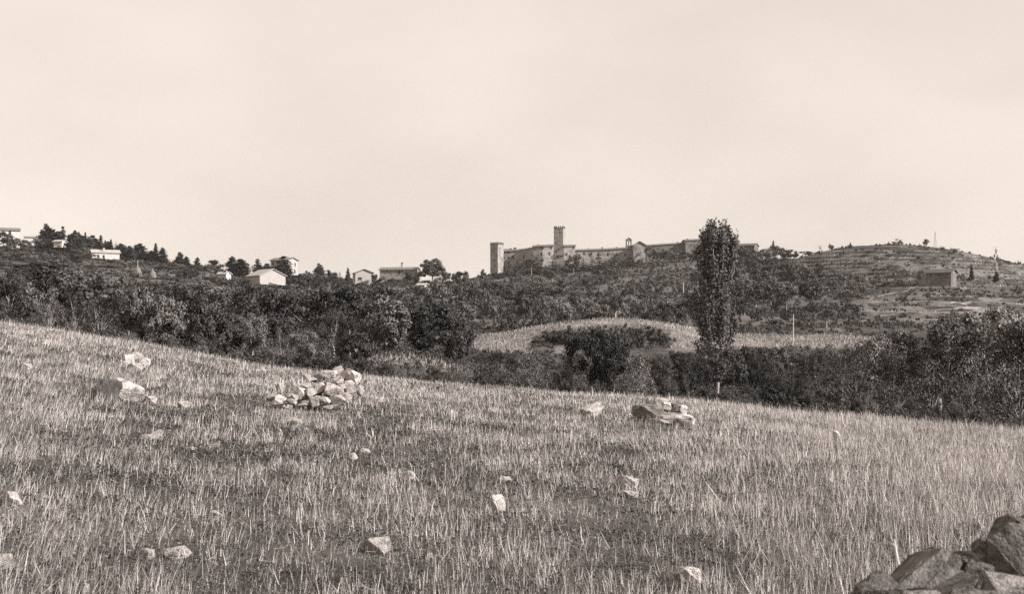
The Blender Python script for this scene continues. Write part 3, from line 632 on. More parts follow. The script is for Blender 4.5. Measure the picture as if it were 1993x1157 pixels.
house('shed','small bright shed between the trees left of the long white house', 437, 545, 420, 3.2, 3, 1.9, .6, math.radians(-20), M_WHITE, M_TILEL, chim=[(1,-.6,1.9,3.0)])
house('barn','long low white house with pale sloping roof and bright gable end', 518, 549, 410, 9.3, 9.5, 1.9, 2.1, math.radians(38), M_PLASTER, M_TILEL, axis='y',
      wins=[])
house('house','tall pale three-storey house with low roof behind a dark fir', 553, 540, 447, 7.6, 6, 6.0, .9, math.radians(-26), M_PLASTER, M_TILE,
      wins=[('front',-2.6,4.8,.8,1.2),('front',-2.6,2.5,.8,1.2),('front',2.6,4.8,.8,1.2),('front',2.6,2.5,.8,1.2),('side',1.4,4.6,.7,1.2),('side',1.2,2.2,.7,1.2)])
house('cottage','pale cottage with a shallow gable facing the valley right of the thin cypress', 706, 546, 440, 6.2, 8, 2.5, 1.2, math.radians(14), M_PLASTER, M_TILE, axis='y', wins=[('front',-1.5,.4,1.4,1.0)])
house('farmhouse','long stone farmhouse with dark flat roof and one dark window by the umbrella pine', 778, 545, 450, 13.2, 7, 3.5, .9, math.radians(-9), M_STONE, M_TILE,
      wins=[('front',.6,2.6,.9,1.3),('front',-3.9,2.9,.5,.7)], chim=[(1.0,-.5,3.9,6.0)])
house('shed','small white shed among trees under the umbrella pine', 822, 566, 400, 2.6, 3, 1.7, .5, math.radians(-15), M_WHITE, M_TILEL)
house('farmhouse','grey hillside farmhouse with slanting roof and bright gable end on the terraces', 1832, 546, 372, 7.6, 4.6, 2.2, 1.0, math.radians(-40), M_STONED, M_DTILE,
      wins=[('front',-2.2,1.5,.6,1.3),('front',.1,1.6,.6,1.2)], sink=2)
house('house','low building in a painted shade tone with a bright white end right of the poplar', 1447, 497, 596, 12.5, 9, 4.2, 1.2, math.radians(-24), M_SHADESTONE, M_DTILE)

# the castle
s6 = 600/F
def CP(px, dy=0.0): return (px-CX)*s6*(1+dy/600.0), 600.0+dy
def CZ(py): return CAMZ+(HY-py)*s6
castle = tag(empty('castle', (CP(1040)[0], 600, CZ(534))), 'long stone castle with crenellated corner tower and tall keep on the hilltop', 'castle')
def cobj(name, build, m, parent=castle):
    o = bobj(name, build, m); par = parent; o.parent = par
    o.matrix_parent_inverse = Matrix.Translation(castle.location).inverted() if par == castle else Matrix.Identity(4)
    return o
def tower(name, px_corner, wl, wr, top, base, nl, nr_, dy):
    """square tower seen on its corner: left face wl, right face wr pixels wide"""
    a = math.atan2(wr, wl); s = math.hypot(wl, wr)*s6; cx, cy = CP(px_corner, dy)
    dl = (-math.cos(a), math.sin(a)); dr = (math.sin(a), math.cos(a))
    c0 = (cx, cy); c1 = (cx+dr[0]*s, cy+dr[1]*s); c3 = (cx+dl[0]*s, cy+dl[1]*s); c2 = (c1[0]+dl[0]*s, c1[1]+dl[1]*s)
    zt = CZ(top+4); t = cobj(name, lambda bm: poly_prism(bm, [c0,c1,c2,c3], CZ(base+8), zt), M_STONE)
    def coping(bm):
        g = .12; q = [(cx-(dl[0]+dr[0])*g, cy-(dl[1]+dr[1])*g)]
        for m_, n_ in ((0,1),(1,1),(1,0)): q.append((cx+dr[0]*(s+g if n_ else -g)+dl[0]*(s+g if m_ else -g), cy+dr[1]*(s+g if n_ else -g)+dl[1]*(s+g if m_ else -g)))
        poly_prism(bm, [q[0],q[1],q[2],q[3]], zt+.004, zt+.25)
    cobj('parapet', coping, M_STONED, t)
    def merlon(u, v):
        w_ = s/9*1.05; o = .0
        x = cx+dl[0]*u+dr[0]*v; y = cy+dl[1]*u+dr[1]*v
        b = bobj('merlon', lambda bm: poly_prism(bm, [(x-(dl[0]+dr[0])*w_/2, y-(dl[1]+dr[1])*w_/2),(x+(dr[0]-dl[0])*w_/2, y+(dr[1]-dl[1])*w_/2),(x+(dl[0]+dr[0])*w_/2, y+(dl[1]+dr[1])*w_/2),(x+(dl[0]-dr[0])*w_/2, y+(dl[1]-dr[1])*w_/2)], zt+.255, zt+1.15), M_STONED)
        b.parent = t
    for i in range(5):
        f = s*(.06+.88*i/4)
        merlon(f, .28)
        merlon(f, s-.28)
        if 0 < i < 4: merlon(.28, f); merlon(s-.28, f)
    def loop(f, py, left=True, w_=.55, h_=1.0):
        d = dl if left else dr; nx, ny = (-dr[0], -dr[1]) if left else (-dl[0], -dl[1])
        x = cx+d[0]*s*f; y = cy+d[1]*s*f; z = CZ(py)
        q = lambda sx, o: (x+d[0]*w_/2*sx+nx*o, y+d[1]*w_/2*sx+ny*o)
        b = bobj('window', lambda bm: poly_prism(bm, [q(1,-.15), q(1,.04), q(-1,.04), q(-1,-.15)], z-h_/2, z+h_/2), M_DARK); b.parent = t
    return t, loop
twr, lp = tower('corner_tower', 969, 15, 11, 473, 540, 4, 3, -3)
for py in (484, 507, 519): lp(.42, py)
kp, lp = tower('keep', 1096, 18, 5, 440, 500, 4, 2, 2)
lp(.3, 452, w_=.4, h_=.9)
def wall_run(name, pts, tops, base, depth, m, roof_rise=1.0, roofm=M_TILE, over=.45, parent=castle, pr=None):
    """front wall along plan points (px, dy), flat back; a pitched roof above with an overhanging eave"""
    P = [CP(a, b) for a, b in pts]; Bk = [(p[0], 600+depth) for p in P][::-1]
    zt = [CZ(t) for t in tops]; zz = zt+zt[::-1]
    w = cobj(name, lambda bm: poly_prism(bm, P+Bk, CZ(base), zz), m)
    def rf(bm):
        n = len(P); A = []; R = []; C_ = []; A2 = []; R2 = []; C2 = []
        for i, p in enumerate(P):
            e = -over if i == 0 else (over if i == n-1 else 0)
            x = p[0]+e*.8; ym = (p[1]+600+depth)/2
            for lst, y, z in ((A, p[1]-over, zt[i]-.1), (R, ym, zt[i]+roof_rise), (C_, 600+depth+over, zt[i]-.1)): lst.append(bm.verts.new((x, y, z+.02)))
            for lst, y, z in ((A2, p[1]-over, zt[i]-.1), (R2, ym, zt[i]+roof_rise), (C2, 600+depth+over, zt[i]-.1)): lst.append(bm.verts.new((x, y, z+.3)))
        for i in range(n-1):
            for q, r in ((A, R), (R, C_)): bm.faces.new((q[i], r[i], r[i+1], q[i+1]))
            for q, r in ((A2, R2), (R2, C2)): bm.faces.new((q[i], q[i+1], r[i+1], r[i]))
            bm.faces.new((A[i], A[i+1], A2[i+1], A2[i])); bm.faces.new((C_[i], C2[i], C2[i+1], C_[i+1]))
        for i in (0, n-1):
            bm.faces.new((A[i], A2[i], R2[i], R[i])); bm.faces.new((R[i], R2[i], C2[i], C_[i]))
    r = bobj('roof', rf, roofm); r.parent = w
    def gab(bm):      # closes the two gable triangles under the roof
        for i in (0, len(P)-1):
            p = P[i]; ym = (p[1]+600+depth)/2; s_ = 1 if i == 0 else -1
            a = [bm.verts.new((p[0]+s_*o, y, z)) for o in (.02, .3) for y, z in ((p[1], zt[i]), (ym, zt[i]+roof_rise-.05), (600+depth, zt[i]))]
            bm.faces.new(a[:3]); bm.faces.new(a[3:][::-1]); bm.faces.new((a[0],a[1],a[4],a[3])); bm.faces.new((a[1],a[2],a[5],a[4]))
    g = bobj('gable', gab, m); g.parent = w
    return w, r, P
def cwin(par, P, seg, f, py, w_=.8, h_=1.2):
    a, b = Vector(P[seg]), Vector(P[seg+1]); d = (b-a).normalized(); n_ = Vector((d.y, -d.x)); c = a.lerp(b, f); z = CZ(py)
    q = lambda sx, o: tuple(c+d*w_/2*sx+n_*o)
    o = bobj('window', lambda bm: poly_prism(bm, [q(-1,.04), q(1,.04), q(1,-.15), q(-1,-.15)], z-h_/2, z+h_/2), M_DARK); o.parent = par
def cchim(par, px, dy, py0, py1, w_=.8):
    x, y = CP(px, dy); o = bobj('chimney', lambda bm: box(bm, x-w_/2, x+w_/2, y-w_/2, y+w_/2, CZ(py0), CZ(py1)), M_STONED); o.parent = par
w, r, P = wall_run('great_hall', [(979,4),(1012,3),(1038,-5)], [489.5,487,484.5], 542, 15, M_STONE, .9)
for f, py in ((.05,490.5),(.33,490.5),(.05,501),(.33,501),(.55,500),(.62,500),(.33,511),(.84,511),(.05,519),(.33,519)): cwin(w, P, 0, f, py, .8, 1.3)
for f, py in ((.3,500),(.28,510.5),(.75,515)): cwin(w, P, 1, f, py, .9, 1.7)
cchim(r, 994, 8, 488, 481.5, 1.2); cchim(r, 1002, 8, 488, 480, 1.4)
# low block behind the hall with its own lean roof
wall_run('rear_block', [(981,15.2),(992,15.2)], [484,484], 500, 22, M_STONED, .8)
w, r, P = wall_run('palace', [(1038.3,-4),(1056,-5),(1078,-4)], [482,481,480], 542, 14, M_STONE, 1.1)
for sg, f, py in ((0,.98,484),(0,.9,496),(1,.02,508),(1,.75,483.5),(0,.25,508),(1,.6,495)): cwin(w, P, sg, f, py, .9, 1.5)
cchim(r, 1047, 5, 480, 474.5, .9); cchim(r, 1041, 5, 480, 477, .6)
w, r, P = wall_run('keep_wing', [(1078.3,-3),(1098,-4),(1120,-3)], [496,481,480], 540, 12, M_STONE, 1.0)
for sg, f, py in ((1,.83,483),(0,.35,500),(1,.2,497),(1,.5,500)): cwin(w, P, sg, f, py, .9, 1.4)
def machic(bm):
    for i in range(7):
        x, y = CP(1079+i*3.1, -3.9); box(bm, x-.22, x+.22, y-.45, y-.02, CZ(499), CZ(496))
o = bobj('corbel_row', machic, M_STONED); o.parent = w
w, r, P = wall_run('low_range', [(1120.3,0),(1175,0),(1231,-1)], [488.5,486.8,484], 530, 10, M_STONE, .8)
for sg, f, py in ((0,.3,494),(0,.5,497),(0,.56,494.5),(0,.8,497),(1,.15,496),(1,.45,496),(1,.75,497)): cwin(w, P, sg, f, py, .9, 1.4)
cchim(r, 1172, 4, 486, 480.5, .8); cchim(r, 1200, 4, 485, 480, .8)
w, r, P = wall_run('long_range', [(1258.5,3),(1300,3),(1334,3)], [478.5,475.5,473.6], 520, 13, M_STONED, .7)
for sg, f in ((0,.2),(0,.55),(1,.3)): cwin(w, P, sg, f, 484, .7, 1.0)
cchim(r, 1318, 8, 474, 469, .8)
w, r, P = wall_run('end_range', [(1334.3,-1),(1368,0)], [469.5,467], 520, 12, M_STONED, .8)
for f, py in ((.3,478),(.7,478)): cwin(w, P, 0, f, py, .7, 1.0)
cchim(r, 1338, 4, 468, 463.5, .9)
# church with its bell gable
church = tag(empty('church', (CP(1245)[0], 596, CZ(509))), 'small stone church with pitched gable and open bell gable amid the castle walls', 'church')
def chobj(name, build, m): o = bobj(name, build, m, church); o.matrix_parent_inverse = Matrix.Translation(church.location).inverted(); return o
xa, ya = CP(1233, -8); xb, _ = CP(1256.5, -8)
chobj('nave_wall', lambda bm: gable_walls(bm, xa, xb, ya, ya+14, CZ(516), CZ(479), CZ(472.5)-CZ(479), 'y'), M_STONE)
chobj('nave_roof', lambda bm: gable_roof(bm, xa, xb, ya, ya+14, CZ(479), CZ(472.5)-CZ(479), axis='y', over=.5), M_TILE)
def bellwall(bm):
    x0, y0 = CP(1218, 2); x1, _ = CP(1229.5, 2); d = .9; z0, z1, z2, zp = CZ(486), CZ(477), CZ(466.5), CZ(461.5); t = .55; xm = (x0+x1)/2
    box(bm, x0, x1, y0, y0+d, z0, z1); box(bm, x0, x0+t, y0, y0+d, z1, z2); box(bm, x1-t, x1, y0, y0+d, z1, z2); box(bm, xm-.2, xm+.2, y0, y0+d, z1, CZ(469))
    n = 8
    for a, b in ((x0+t, xm-.2), (xm+.2, x1-t)):           # two arches
        c = (a+b)/2; r_ = (b-a)/2; zc = CZ(470.5)
        for i in range(n):
            t0, t1 = math.pi*i/n, math.pi*(i+1)/n; p0 = (c-r_*math.cos(t0), zc+r_*math.sin(t0)); p1 = (c-r_*math.cos(t1), zc+r_*math.sin(t1))
            vs = [bm.verts.new((p[0], y, p[1])) for y in (y0, y0+d) for p in (p0, p1)]; tp = [bm.verts.new((p[0], y, z2)) for y in (y0, y0+d) for p in (p0, p1)]
            bm.faces.new((vs[0], vs[1], tp[1], tp[0])); bm.faces.new((vs[2], tp[2], tp[3], vs[3])); bm.faces.new((vs[0], vs[2], vs[3], vs[1]))
    a = [bm.verts.new(p) for p in ((x0-.2,y0-.1,z2),(x1+.2,y0-.1,z2),(xm,y0-.1,zp),(x0-.2,y0+d+.1,z2),(x1+.2,y0+d+.1,z2),(xm,y0+d+.1,zp))]
    for q in ((0,1,2),(5,4,3),(0,3,4,1),(1,4,5,2),(2,5,3,0)): bm.faces.new([a[i] for i in q])
bg = chobj('bell_gable', bellwall, M_STONED)
for px in (1221.8, 1225.8):
    x, y = CP(px, 2.4); b = bobj('bell', lambda bm: bmesh.ops.create_cone(bm, cap_ends=True, segments=10, radius1=.42, radius2=.2, depth=.8, matrix=Matrix.Translation((x, y, CZ(472)))), M_IRON); b.parent = bg; b.matrix_parent_inverse = Matrix.Translation(church.location).inverted()
# fix the frames of the castle's sub-parts: everything was modelled in world space
bpy.context.view_layer.update()
for o in list(COL.objects):
    if o.parent is not None and o.parent.parent is castle: o.matrix_parent_inverse = Matrix.Identity(4)

# haystacks
def lathe(bm, prof, seg=20, jit=0.0, rng=random):
    rings = []
    for r, z in prof: rings.append([bm.verts.new((math.cos(6.2832*j/seg)*r*(1+rng.uniform(-jit, jit)), math.sin(6.2832*j/seg)*r*(1+rng.uniform(-jit, jit)), z)) for j in range(seg)])
    for a, b in zip(rings[:-1], rings[1:]):
        for j in range(seg): bm.faces.new((a[j], a[(j+1) % seg], b[(j+1) % seg], b[j]))
    bm.faces.new(rings[-1]); bm.faces.new(rings[0][::-1])
for px, top, bot, wd, lab, pole in ((268, 520, 539, 15, 'conical grey haystack with a tall pole on the wooded slope', 1), (297, 526, 541, 13, 'smaller conical haystack with a bright right side beside the poled one', 0)):
    p = hit(px, bot, 250); k = p.y/F; t = tag(empty('haystack', p), lab, 'haystack'); hh = (bot-top)*k; rr = wd*k/2
    bobj('stack', lambda bm: lathe(bm, [(rr*.9,-.4),(rr*1.08,hh*.15),(rr*1.05,hh*.38),(rr*.86,hh*.62),(rr*.6,hh*.8),(rr*.3,hh*.94),(rr*.08,hh)], 26, .07), M_HAY, t)
    bobj('pole', lambda bm: lathe(bm, [(.09,hh*.9),(.06,hh+(2.0 if pole else .4))], 8), M_POLE, t)
# poles, pylon, posts
def pole(px, top, bot, wpx, label, name='wooden_pole', cat='pole', y0=135, m=M_POLE, Y=None):
    p = hit(px, bot, y0) if Y is None else Vector(((px-CX)/F*Y, Y, h1((px-CX)/F*Y, Y))); k = p.y/F; r = wpx*k/2
    hh = CAMZ+(HY-top)*k-p.z
    t = tag(empty(name, p), label, cat)
    bobj('shaft', lambda bm: lathe(bm, [(r*1.1,-.3),(r,hh*.5),(r*.85,hh)], 10), m, t); bobj('cap', lambda bm: lathe(bm, [(r*1.15,hh+.003),(r*1.2,hh+.07),(r*.2,hh+.16)], 10), m, t)
    return t
pole(1544, 615, 674, 2.0, 'tall pale wooden pole standing in the bright meadow')
pole(1330, 552, 578, 1.7, 'short white pole in the olives left of the poplar', y0=240)
pole(1940, 512, 546, 1.8, 'thin white pole on the terraced hill above the small cypress', y0=300)
pole(1609, 628, 640, 1.7, 'small stub post at the back of the bright meadow', 'fence_post', 'post')
pole(625, 530, 548, 1.6, 'pale thin post beside the fir right of the tall house', 'wooden_pole', 'pole', 380)

def rough_stone(bm, w_, d_, h_, z0=-.4, jit=.03, rng=random):
    n = 5; rings = []
    for i in range(n+1):
        f = i/n; z = z0+(h_-z0)*f; rings.append([bm.verts.new((sx*w_/2*(1-.12*f)+rng.uniform(-jit, jit), sy*d_/2*(1-.12*f)+rng.uniform(-jit, jit), z)) for sx, sy in ((-1,-1),(1,-1),(1,1),(-1,1))])
    for a_, b_ in zip(rings[:-1], rings[1:]):
        for j in range(4): bm.faces.new((a_[j], a_[(j+1) % 4], b_[(j+1) % 4], b_[j]))
    bm.faces.new(rings[-1]); bm.faces.new(rings[0][::-1]); bmesh.ops.bevel(bm, geom=bm.edges[:], offset=.025, segments=1, affect='EDGES')
x0, y0 = (1396-CX)/F*70, 70.0; z0 = h1(x0, y0); zt = CAMZ+(HY-745)/F*70-z0
gp = tag(bobj('gatepost', lambda bm: rough_stone(bm, .16, .17, zt), M_STONE), 'pale rough stone gatepost below the poplar', 'gatepost'); gp.location = (x0, y0, z0); gp.rotation_euler = (0,.06,.5)
x0, y0 = (1829-CX)/F*60, 60.0; z0 = h1(x0, y0); zt = CAMZ+(HY-776)/F*60-z0
st = tag(bobj('tree_stump', lambda bm: lathe(bm, [(.16,-.3),(.13,zt*.4),(.10,zt*.8),(.07,zt)], 9, .2), M_STONE), 'whitewashed tapering stump under the big thicket', 'stump'); st.location = (x0, y0, z0)
tp = hit(1820, 477, 520); t = tag(empty('pylon', tp), 'thin lattice pylon on the terraced hilltop', 'pylon'); hh = CAMZ+(HY-451)/F*tp.y-tp.z
def lattice(bm, h, b):
    def bar(a, c, r=.025):
        a, c = Vector(a), Vector(c); d = (c-a); u = d.orthogonal().normalized()*r; v_ = d.normalized().cross(u)
        q = [bm.verts.new(pp+s) for pp in (a, c) for s in (u, v_, -u, -v_)]
        for j in range(4): bm.faces.new((q[j], q[(j+1) % 4], q[4+(j+1) % 4], q[4+j]))
    C4 = lambda f: [(sx*b*(1-f*.93), sy*b*(1-f*.93), h*f) for sx, sy in ((1,1),(-1,1),(-1,-1),(1,-1))]
    for k in range(4): bar(C4(0)[k], C4(1)[k], .04)
    for i in range(5):
        lo, hi = C4(i/5), C4((i+1)/5)
        for k in range(4): bar(hi[k], hi[(k+1) % 4]); bar(lo[k], hi[(k+1) % 4])
bobj('lattice', lambda bm: lattice(bm, hh, 1.0), M_IRON, t)

# ------------------------------------------------------------------ rocks
def rock_mesh(seed, n=15, bev=.022, rough=.055, sub=3):
    rng = random.Random(seed); bm = bmesh.new(); vs = []
    for i in range(n):
        v = Vector((rng.gauss(0,1), rng.gauss(0,1), rng.gauss(0,1))).normalized(); v = Vector([math.copysign(min(abs(c)*1.35, .92+.08*rng.random()), c) for c in v]); vs.append(bm.verts.new(v*.5))
    r = bmesh.ops.convex_hull(bm, input=bm.verts)
    bmesh.ops.delete(bm, geom=[g for g in r['geom_interior'] if isinstance(g, bmesh.types.BMVert)], context='VERTS')
    bmesh.ops.bevel(bm, geom=bm.edges[:], offset=bev, segments=2, affect='EDGES', profile=.6)
    bmesh.ops.triangulate(bm, faces=bm.faces[:])
    bmesh.ops.subdivide_edges(bm, edges=bm.edges[:], cuts=sub, use_grid_fill=True)
    P = np.array([v.co[:] for v in bm.verts])
    d = (fbm(P[:,0]*5+seed, P[:,1]*5+P[:,2]*3.7, seed)-.5)+.5*(fbm(P[:,0]*11+P[:,2]*9, P[:,1]*11-seed, seed+4)-.5)
    for v, q in zip(bm.verts, d): v.co += v.co.normalized()*float(q)*rough*2.2
    bmesh.ops.recalc_face_normals(bm, faces=bm.faces); me = bpy.data.meshes.new('rock'); bm.to_mesh(me); bm.free(); me.materials.append(M_ROCK)
    return me
ROCKS = [rock_mesh(100+i) for i in range(10)]; NR = [0]
def rock(p, size, rot, label, group=None, tone=.5, name='rock', mesh=None):
    NR[0] += 1; o = bpy.data.objects.new(name, mesh or ROCKS[(NR[0]*3+NR[0]//7) % len(ROCKS)]); COL.objects.link(o)
    o.location = p; o.scale = size; o.rotation_euler = rot; tone *= .74; o.color = (tone, tone, tone, 1)
    return tag(o, label, 'rock', group)
# the heap in the middle: (x, y, w, h) read in an enlarged view, tilt, tone, look
HEAP = [(1215,235,135,120,-.3,.55,'pale capped stone crowning the heap'),(1400,325,270,190,.35,.62,'largest bright stone at the upper right of the heap'),(1080,300,240,120,.1,.5,'broad flat stone left of the crowning one'),
 (1150,398,260,100,.05,.5,'long flat slab under the broad flat stone'),(800,360,215,80,.5,.55,'tilted thin slab jutting left near the top'),(910,350,170,170,.2,.3,'dark hollow-looking stone behind the tilted slab'),
 (710,430,150,125,.5,.5,'squat stone on the left shoulder of the heap'),(930,520,190,175,.6,.48,'rugged stone in the middle of the heap'),(1130,555,220,210,.3,.5,'big rounded block in the heap centre right'),
 (1260,545,140,180,-.2,.42,'upright stone beside the big rounded block'),(1385,450,160,95,-.1,.6,'small pale slab under the largest bright stone'),(1400,545,160,115,.1,.45,'greyish stone low on the right flank'),
 (1530,540,110,140,.2,.5,'outermost stone of the right flank'),(645,590,165,160,.3,.65,'very white square stone in the left half'),(790,570,165,135,-.1,.5,'round grey stone right of the white square one'),
 (345,510,130,140,.5,.55,'small upright stone at the top of the left tail'),(335,700,160,210,.9,.62,'leaning white slab at the left foot'),(500,722,170,85,-.1,.5,'low flat stone at the left foot'),
 (560,655,105,90,.2,.5,'little stone wedged under the white square one'),(700,715,170,120,.1,.42,'dull stone sunk in stubble at the front'),(990,680,250,120,.6,.55,'diagonal slab sliding down the front'),
 (860,720,170,160,.1,.4,'shadowed block below the diagonal slab'),(1070,770,130,95,.4,.58,'small pale stone at the tip of the diagonal slab'),(1200,700,270,150,.1,.42,'wide grey stone in the front right of the heap'),
 (235,655,150,110,.3,.34,'dark stone behind the leaning white slab'),(1320,640,160,120,0,.4,'half-buried stone at the right foot')]
cz = hit(600, 803)
for i, (x, y, w, h, tl, tn, lab) in enumerate(HEAP):
    px = 500+x/7.665; py = 690+y/7.665; wp = w/7.665; hp = h/7.665
    Yd = cz.y+(798-py)*.016; k = Yd/F; q = W(px, py, Yd)
    rock(q, (wp*k*1.12, wp*k*(.8+.3*random.random()), hp*k*1.12), (random.uniform(-.3,.3), tl*.8, random.uniform(-.5,.5)), lab+' of field stones' if len(lab.split()) < 9 else lab, 'stones of the field heap', tn)
for i in range(16):      # stones inside the heap that carry the others
    a = i/15; px = 540+a*145+random.uniform(-8, 8); py = 800-a*48-random.uniform(0, 16); Yd = cz.y+.25+(798-py)*.016+random.uniform(0, .3)
    q = W(px, py+4, Yd); s_ = random.uniform(.22, .34); rock(q, (s_, s_, s_*.8), (random.random(), random.random(), random.random()*3), 'stone inside the field heap mostly hidden under others', 'inner stones of the heap', .42)
def stone(px, py, w, h, label, tone=.5, group=None, tilt=0.0, sink=.25, rz=None, lift=0.0):
    p = hit(px, py+h*.5); k = p.y/F
    return rock((p.x, p.y, p.z+h*k*(.5-sink)+lift), (w*k, w*k*.8, h*k*1.15), (random.uniform(-.2,.2), tilt, random.uniform(-.6,.6) if rz is None else rz), label, group, tone)
stone(211, 758, 58, 46, 'left half of the big double boulder, toned dark for its shade side', .12, 'big double boulder', .0, .15)  # shaded and lit sides of one boulder put into two stone tones
stone(247, 760, 60, 44, 'right half of the big double boulder, toned bright for its lit side', .45, 'big double boulder', .35, .15, .5)
for px, py, w, h, lab, tn in [(252,697,22,18,'whitest stone of the small far cluster',.62),(268,691,22,16,'topmost stone of the small far cluster',.5),(281,704,22,18,'right-end stone of the small far cluster',.6),(264,712,26,14,'front stone of the small far cluster',.58),(244,708,18,14,'left-end stone of the small far cluster',.5)]:
    stone(px, py, w*1.1, h*1.1, lab, tn, 'small far cluster of stones')
SM = [(50,716,24,16,'small stone by the left edge above the big boulder',.45),(62,737,20,12,'flat stone left of the big double boulder',.42),(299,737,14,14,'little round stone up from the big boulder',.5),(292,778,24,16,'pale stone right beside the big double boulder',.58),(357,788,22,14,'pale lump between the boulder and the heap',.52),
 (300,842,30,24,'pale rounded stone below the big boulder',.5),(283,850,24,14,'low stone touching the pale rounded one',.45),(370,875,26,9,'thin pale flake lying below the big boulder',.55),(418,863,20,18,'small white lump in the left stubble',.58),(543,843,14,16,'tiny white stone below the heap',.62),
 (568,822,36,18,'grey slab in the stubble just below the heap',.38),(687,889,17,14,'small bright stone in the middle stubble',.62),(711,880,22,10,'thin pale flake beside the small bright stone',.55),(792,927,28,20,'wedge-shaped pale stone in the middle stubble',.55),(968,979,38,32,'angular bright stone near the picture centre',.58),
 (985,934,28,9,'thin flake above the angular bright stone',.5),(1220,940,46,26,'weathered grey stone right of the angular one',.42),(1226,962,36,16,'bright sliver under the weathered grey stone',.6),(1152,797,40,30,'pale grassy boulder left of the block row',.45),(740,778,12,14,'tiny white stone right of the heap',.65),
 (1343,1118,44,40,'bright white stone beside a dark one in the near stubble',.7),(1308,1130,50,44,'dark stone touching the bright white one',.2),(835,1083,16,14,'small pale stone in the near stubble',.55),(735,1062,50,34,'blurred grey stone in the near stubble',.4),(76,968,30,16,'grey flat stone by the left edge',.42),
 (18,972,46,30,'pale stone cut by the left edge, upper',.5),(12,1094,28,36,'pale round stone cut by the left edge, lower',.55),(158,1145,30,26,'pale stone at the bottom left',.55),(415,1004,32,18,'pale stone amid straw, left of centre',.5),(282,1080,34,28,'pale wedge in the lower left stubble',.5),(345,1076,52,22,'flat grey stone right of the pale wedge',.42),(1316,994,18,8,'tiny flake in the right stubble',.5),(1628,850,14,24,'slim upright white stone near the right field edge',.62)]
for px, py, w, h, lab, tn in SM: stone(px, py, w, h, lab, tn, 'stones scattered in the stubble', random.uniform(-.2,.2), .12)
stone(1262, 803, 62, 38, 'dark boulder at the left of the block row', .2, 'stones of the block row', .0, .1)
stone(1292, 792, 44, 30, 'grassy pale boulder behind the block row', .4, 'stones of the block row', .0, .05)
for px, py, lab, tn in ((1297,793,'first pale squared block of the block row',.55),(1313,796,'dark squared block in the middle of the row',.18),(1328,799,'last pale squared block of the block row',.55)):
    q = W(px, py, hit(1300, 815).y+.1); k = q.y/F
    rock(q, (19*k, 18*k, 20*k), (.05, .18, .1), lab, 'stones of the block row', tn, 'stone_block', rock_mesh(300+int(px), 40, .06, .012))
stone(1306, 815, 90, 26, 'broad pale stone under the squared blocks', .45, 'stones of the block row', .05, .2)
stone(1342, 820, 28, 18, 'small stone at the right end of the block row', .45, 'stones of the block row')
# the pile beside the photographer
NEAR = [(1945,1046,110,84,4.6,-.2,.17,'jagged stone at the top of the near pile'),(1874,1090,112,44,4.3,.15,.22,'flat grey slab on the near pile'),(1787,1130,165,66,4.15,-.52,.17,'long slanting slab at the left of the near pile'),(1845,1140,98,76,3.85,.1,.22,'rounded grey stone in the near pile'),
 (1972,1078,110,104,4.2,.1,.16,'big dark boulder at the right of the near pile'),(1965,1150,110,60,3.8,.1,.3,'bright-topped stone at the lower right of the near pile'),(1905,1128,70,60,4.1,.3,.14,'dark stone wedged behind the rounded grey one'),(1720,1160,110,60,4.1,-.4,.16,'low dark stone at the left foot of the near pile'),(1910,1185,120,70,3.75,0,.2,'stone under the bright-topped one in the near pile'),(1800,1190,140,70,3.8,.1,.2,'stone under the rounded grey one in the near pile'),
 (1925,1075,60,44,4.3,.4,.2,'small stone between the slab and the big dark boulder of the near pile'),(1815,1098,70,40,4.3,-.5,.15,'dark wedge above the slanting slab of the near pile'),(1985,1030,60,50,4.6,.2,.2,'topmost right stone of the near pile'),(1700,1150,50,34,4.3,-.2,.16,'little dark stone at the very left tip of the near pile'),(1890,1160,60,46,3.9,.3,.22,'small stone between the rounded and the bright-topped ones in the near pile')]
for px, py, w, h, Yd, tl, tn, lab in NEAR:
    q = W(px, py, Yd); k = Yd/F; tn = min(.42, tn*1.15); rock(q, (w*k*.98, w*k*.85, h*k*1.08), (random.uniform(-.2,.2), tl, random.uniform(-.4,.4)), lab, 'stones of the near pile', tn)
nb = random.Random(77)
for i in range(60):       # fill down to the soil, plus stones added higher out of view as shade
    x = nb.uniform(1.15, 3.6); y = nb.uniform(3.6, 4.9); g = h1(x, y); top = np.interp(x, [1.1,1.5,1.95,2.3,2.7,3.6], [.66,.86,1.02,1.1,1.55,1.8])-.15
    if x/y > .40 and x/y < .52: top = min(top, .95)
    z = nb.uniform(g+.05, max(g+.1, top-.12)); s_ = nb.uniform(.2, .34)
    if x/y > .55 and nb.random() < .6: z = max(z, top-.3)
    o = rock((x, y+.12, z), (s_*1.2, s_, s_*.85), (nb.random(), nb.random(), nb.random()*3), 'stone filling the near pile, which is stacked higher out of view for shade', 'buried and added unseen stones of the near pile', .2)

# one long dry stalk bending in front of the near pile
P = [W(1741, 1052, 4.9), W(1746, 1085, 4.75), W(1752, 1110, 4.65), W(1760, 1165, 4.5), W(1766, 1230, 4.4)]
tag(link('dry_stalk', tube_mesh('dry_stalk', [(P, [.003,.005,.006,.007,.007])], 6), M_STRAW), 'long pale stalk rising in front of the near rock pile', 'stalk')
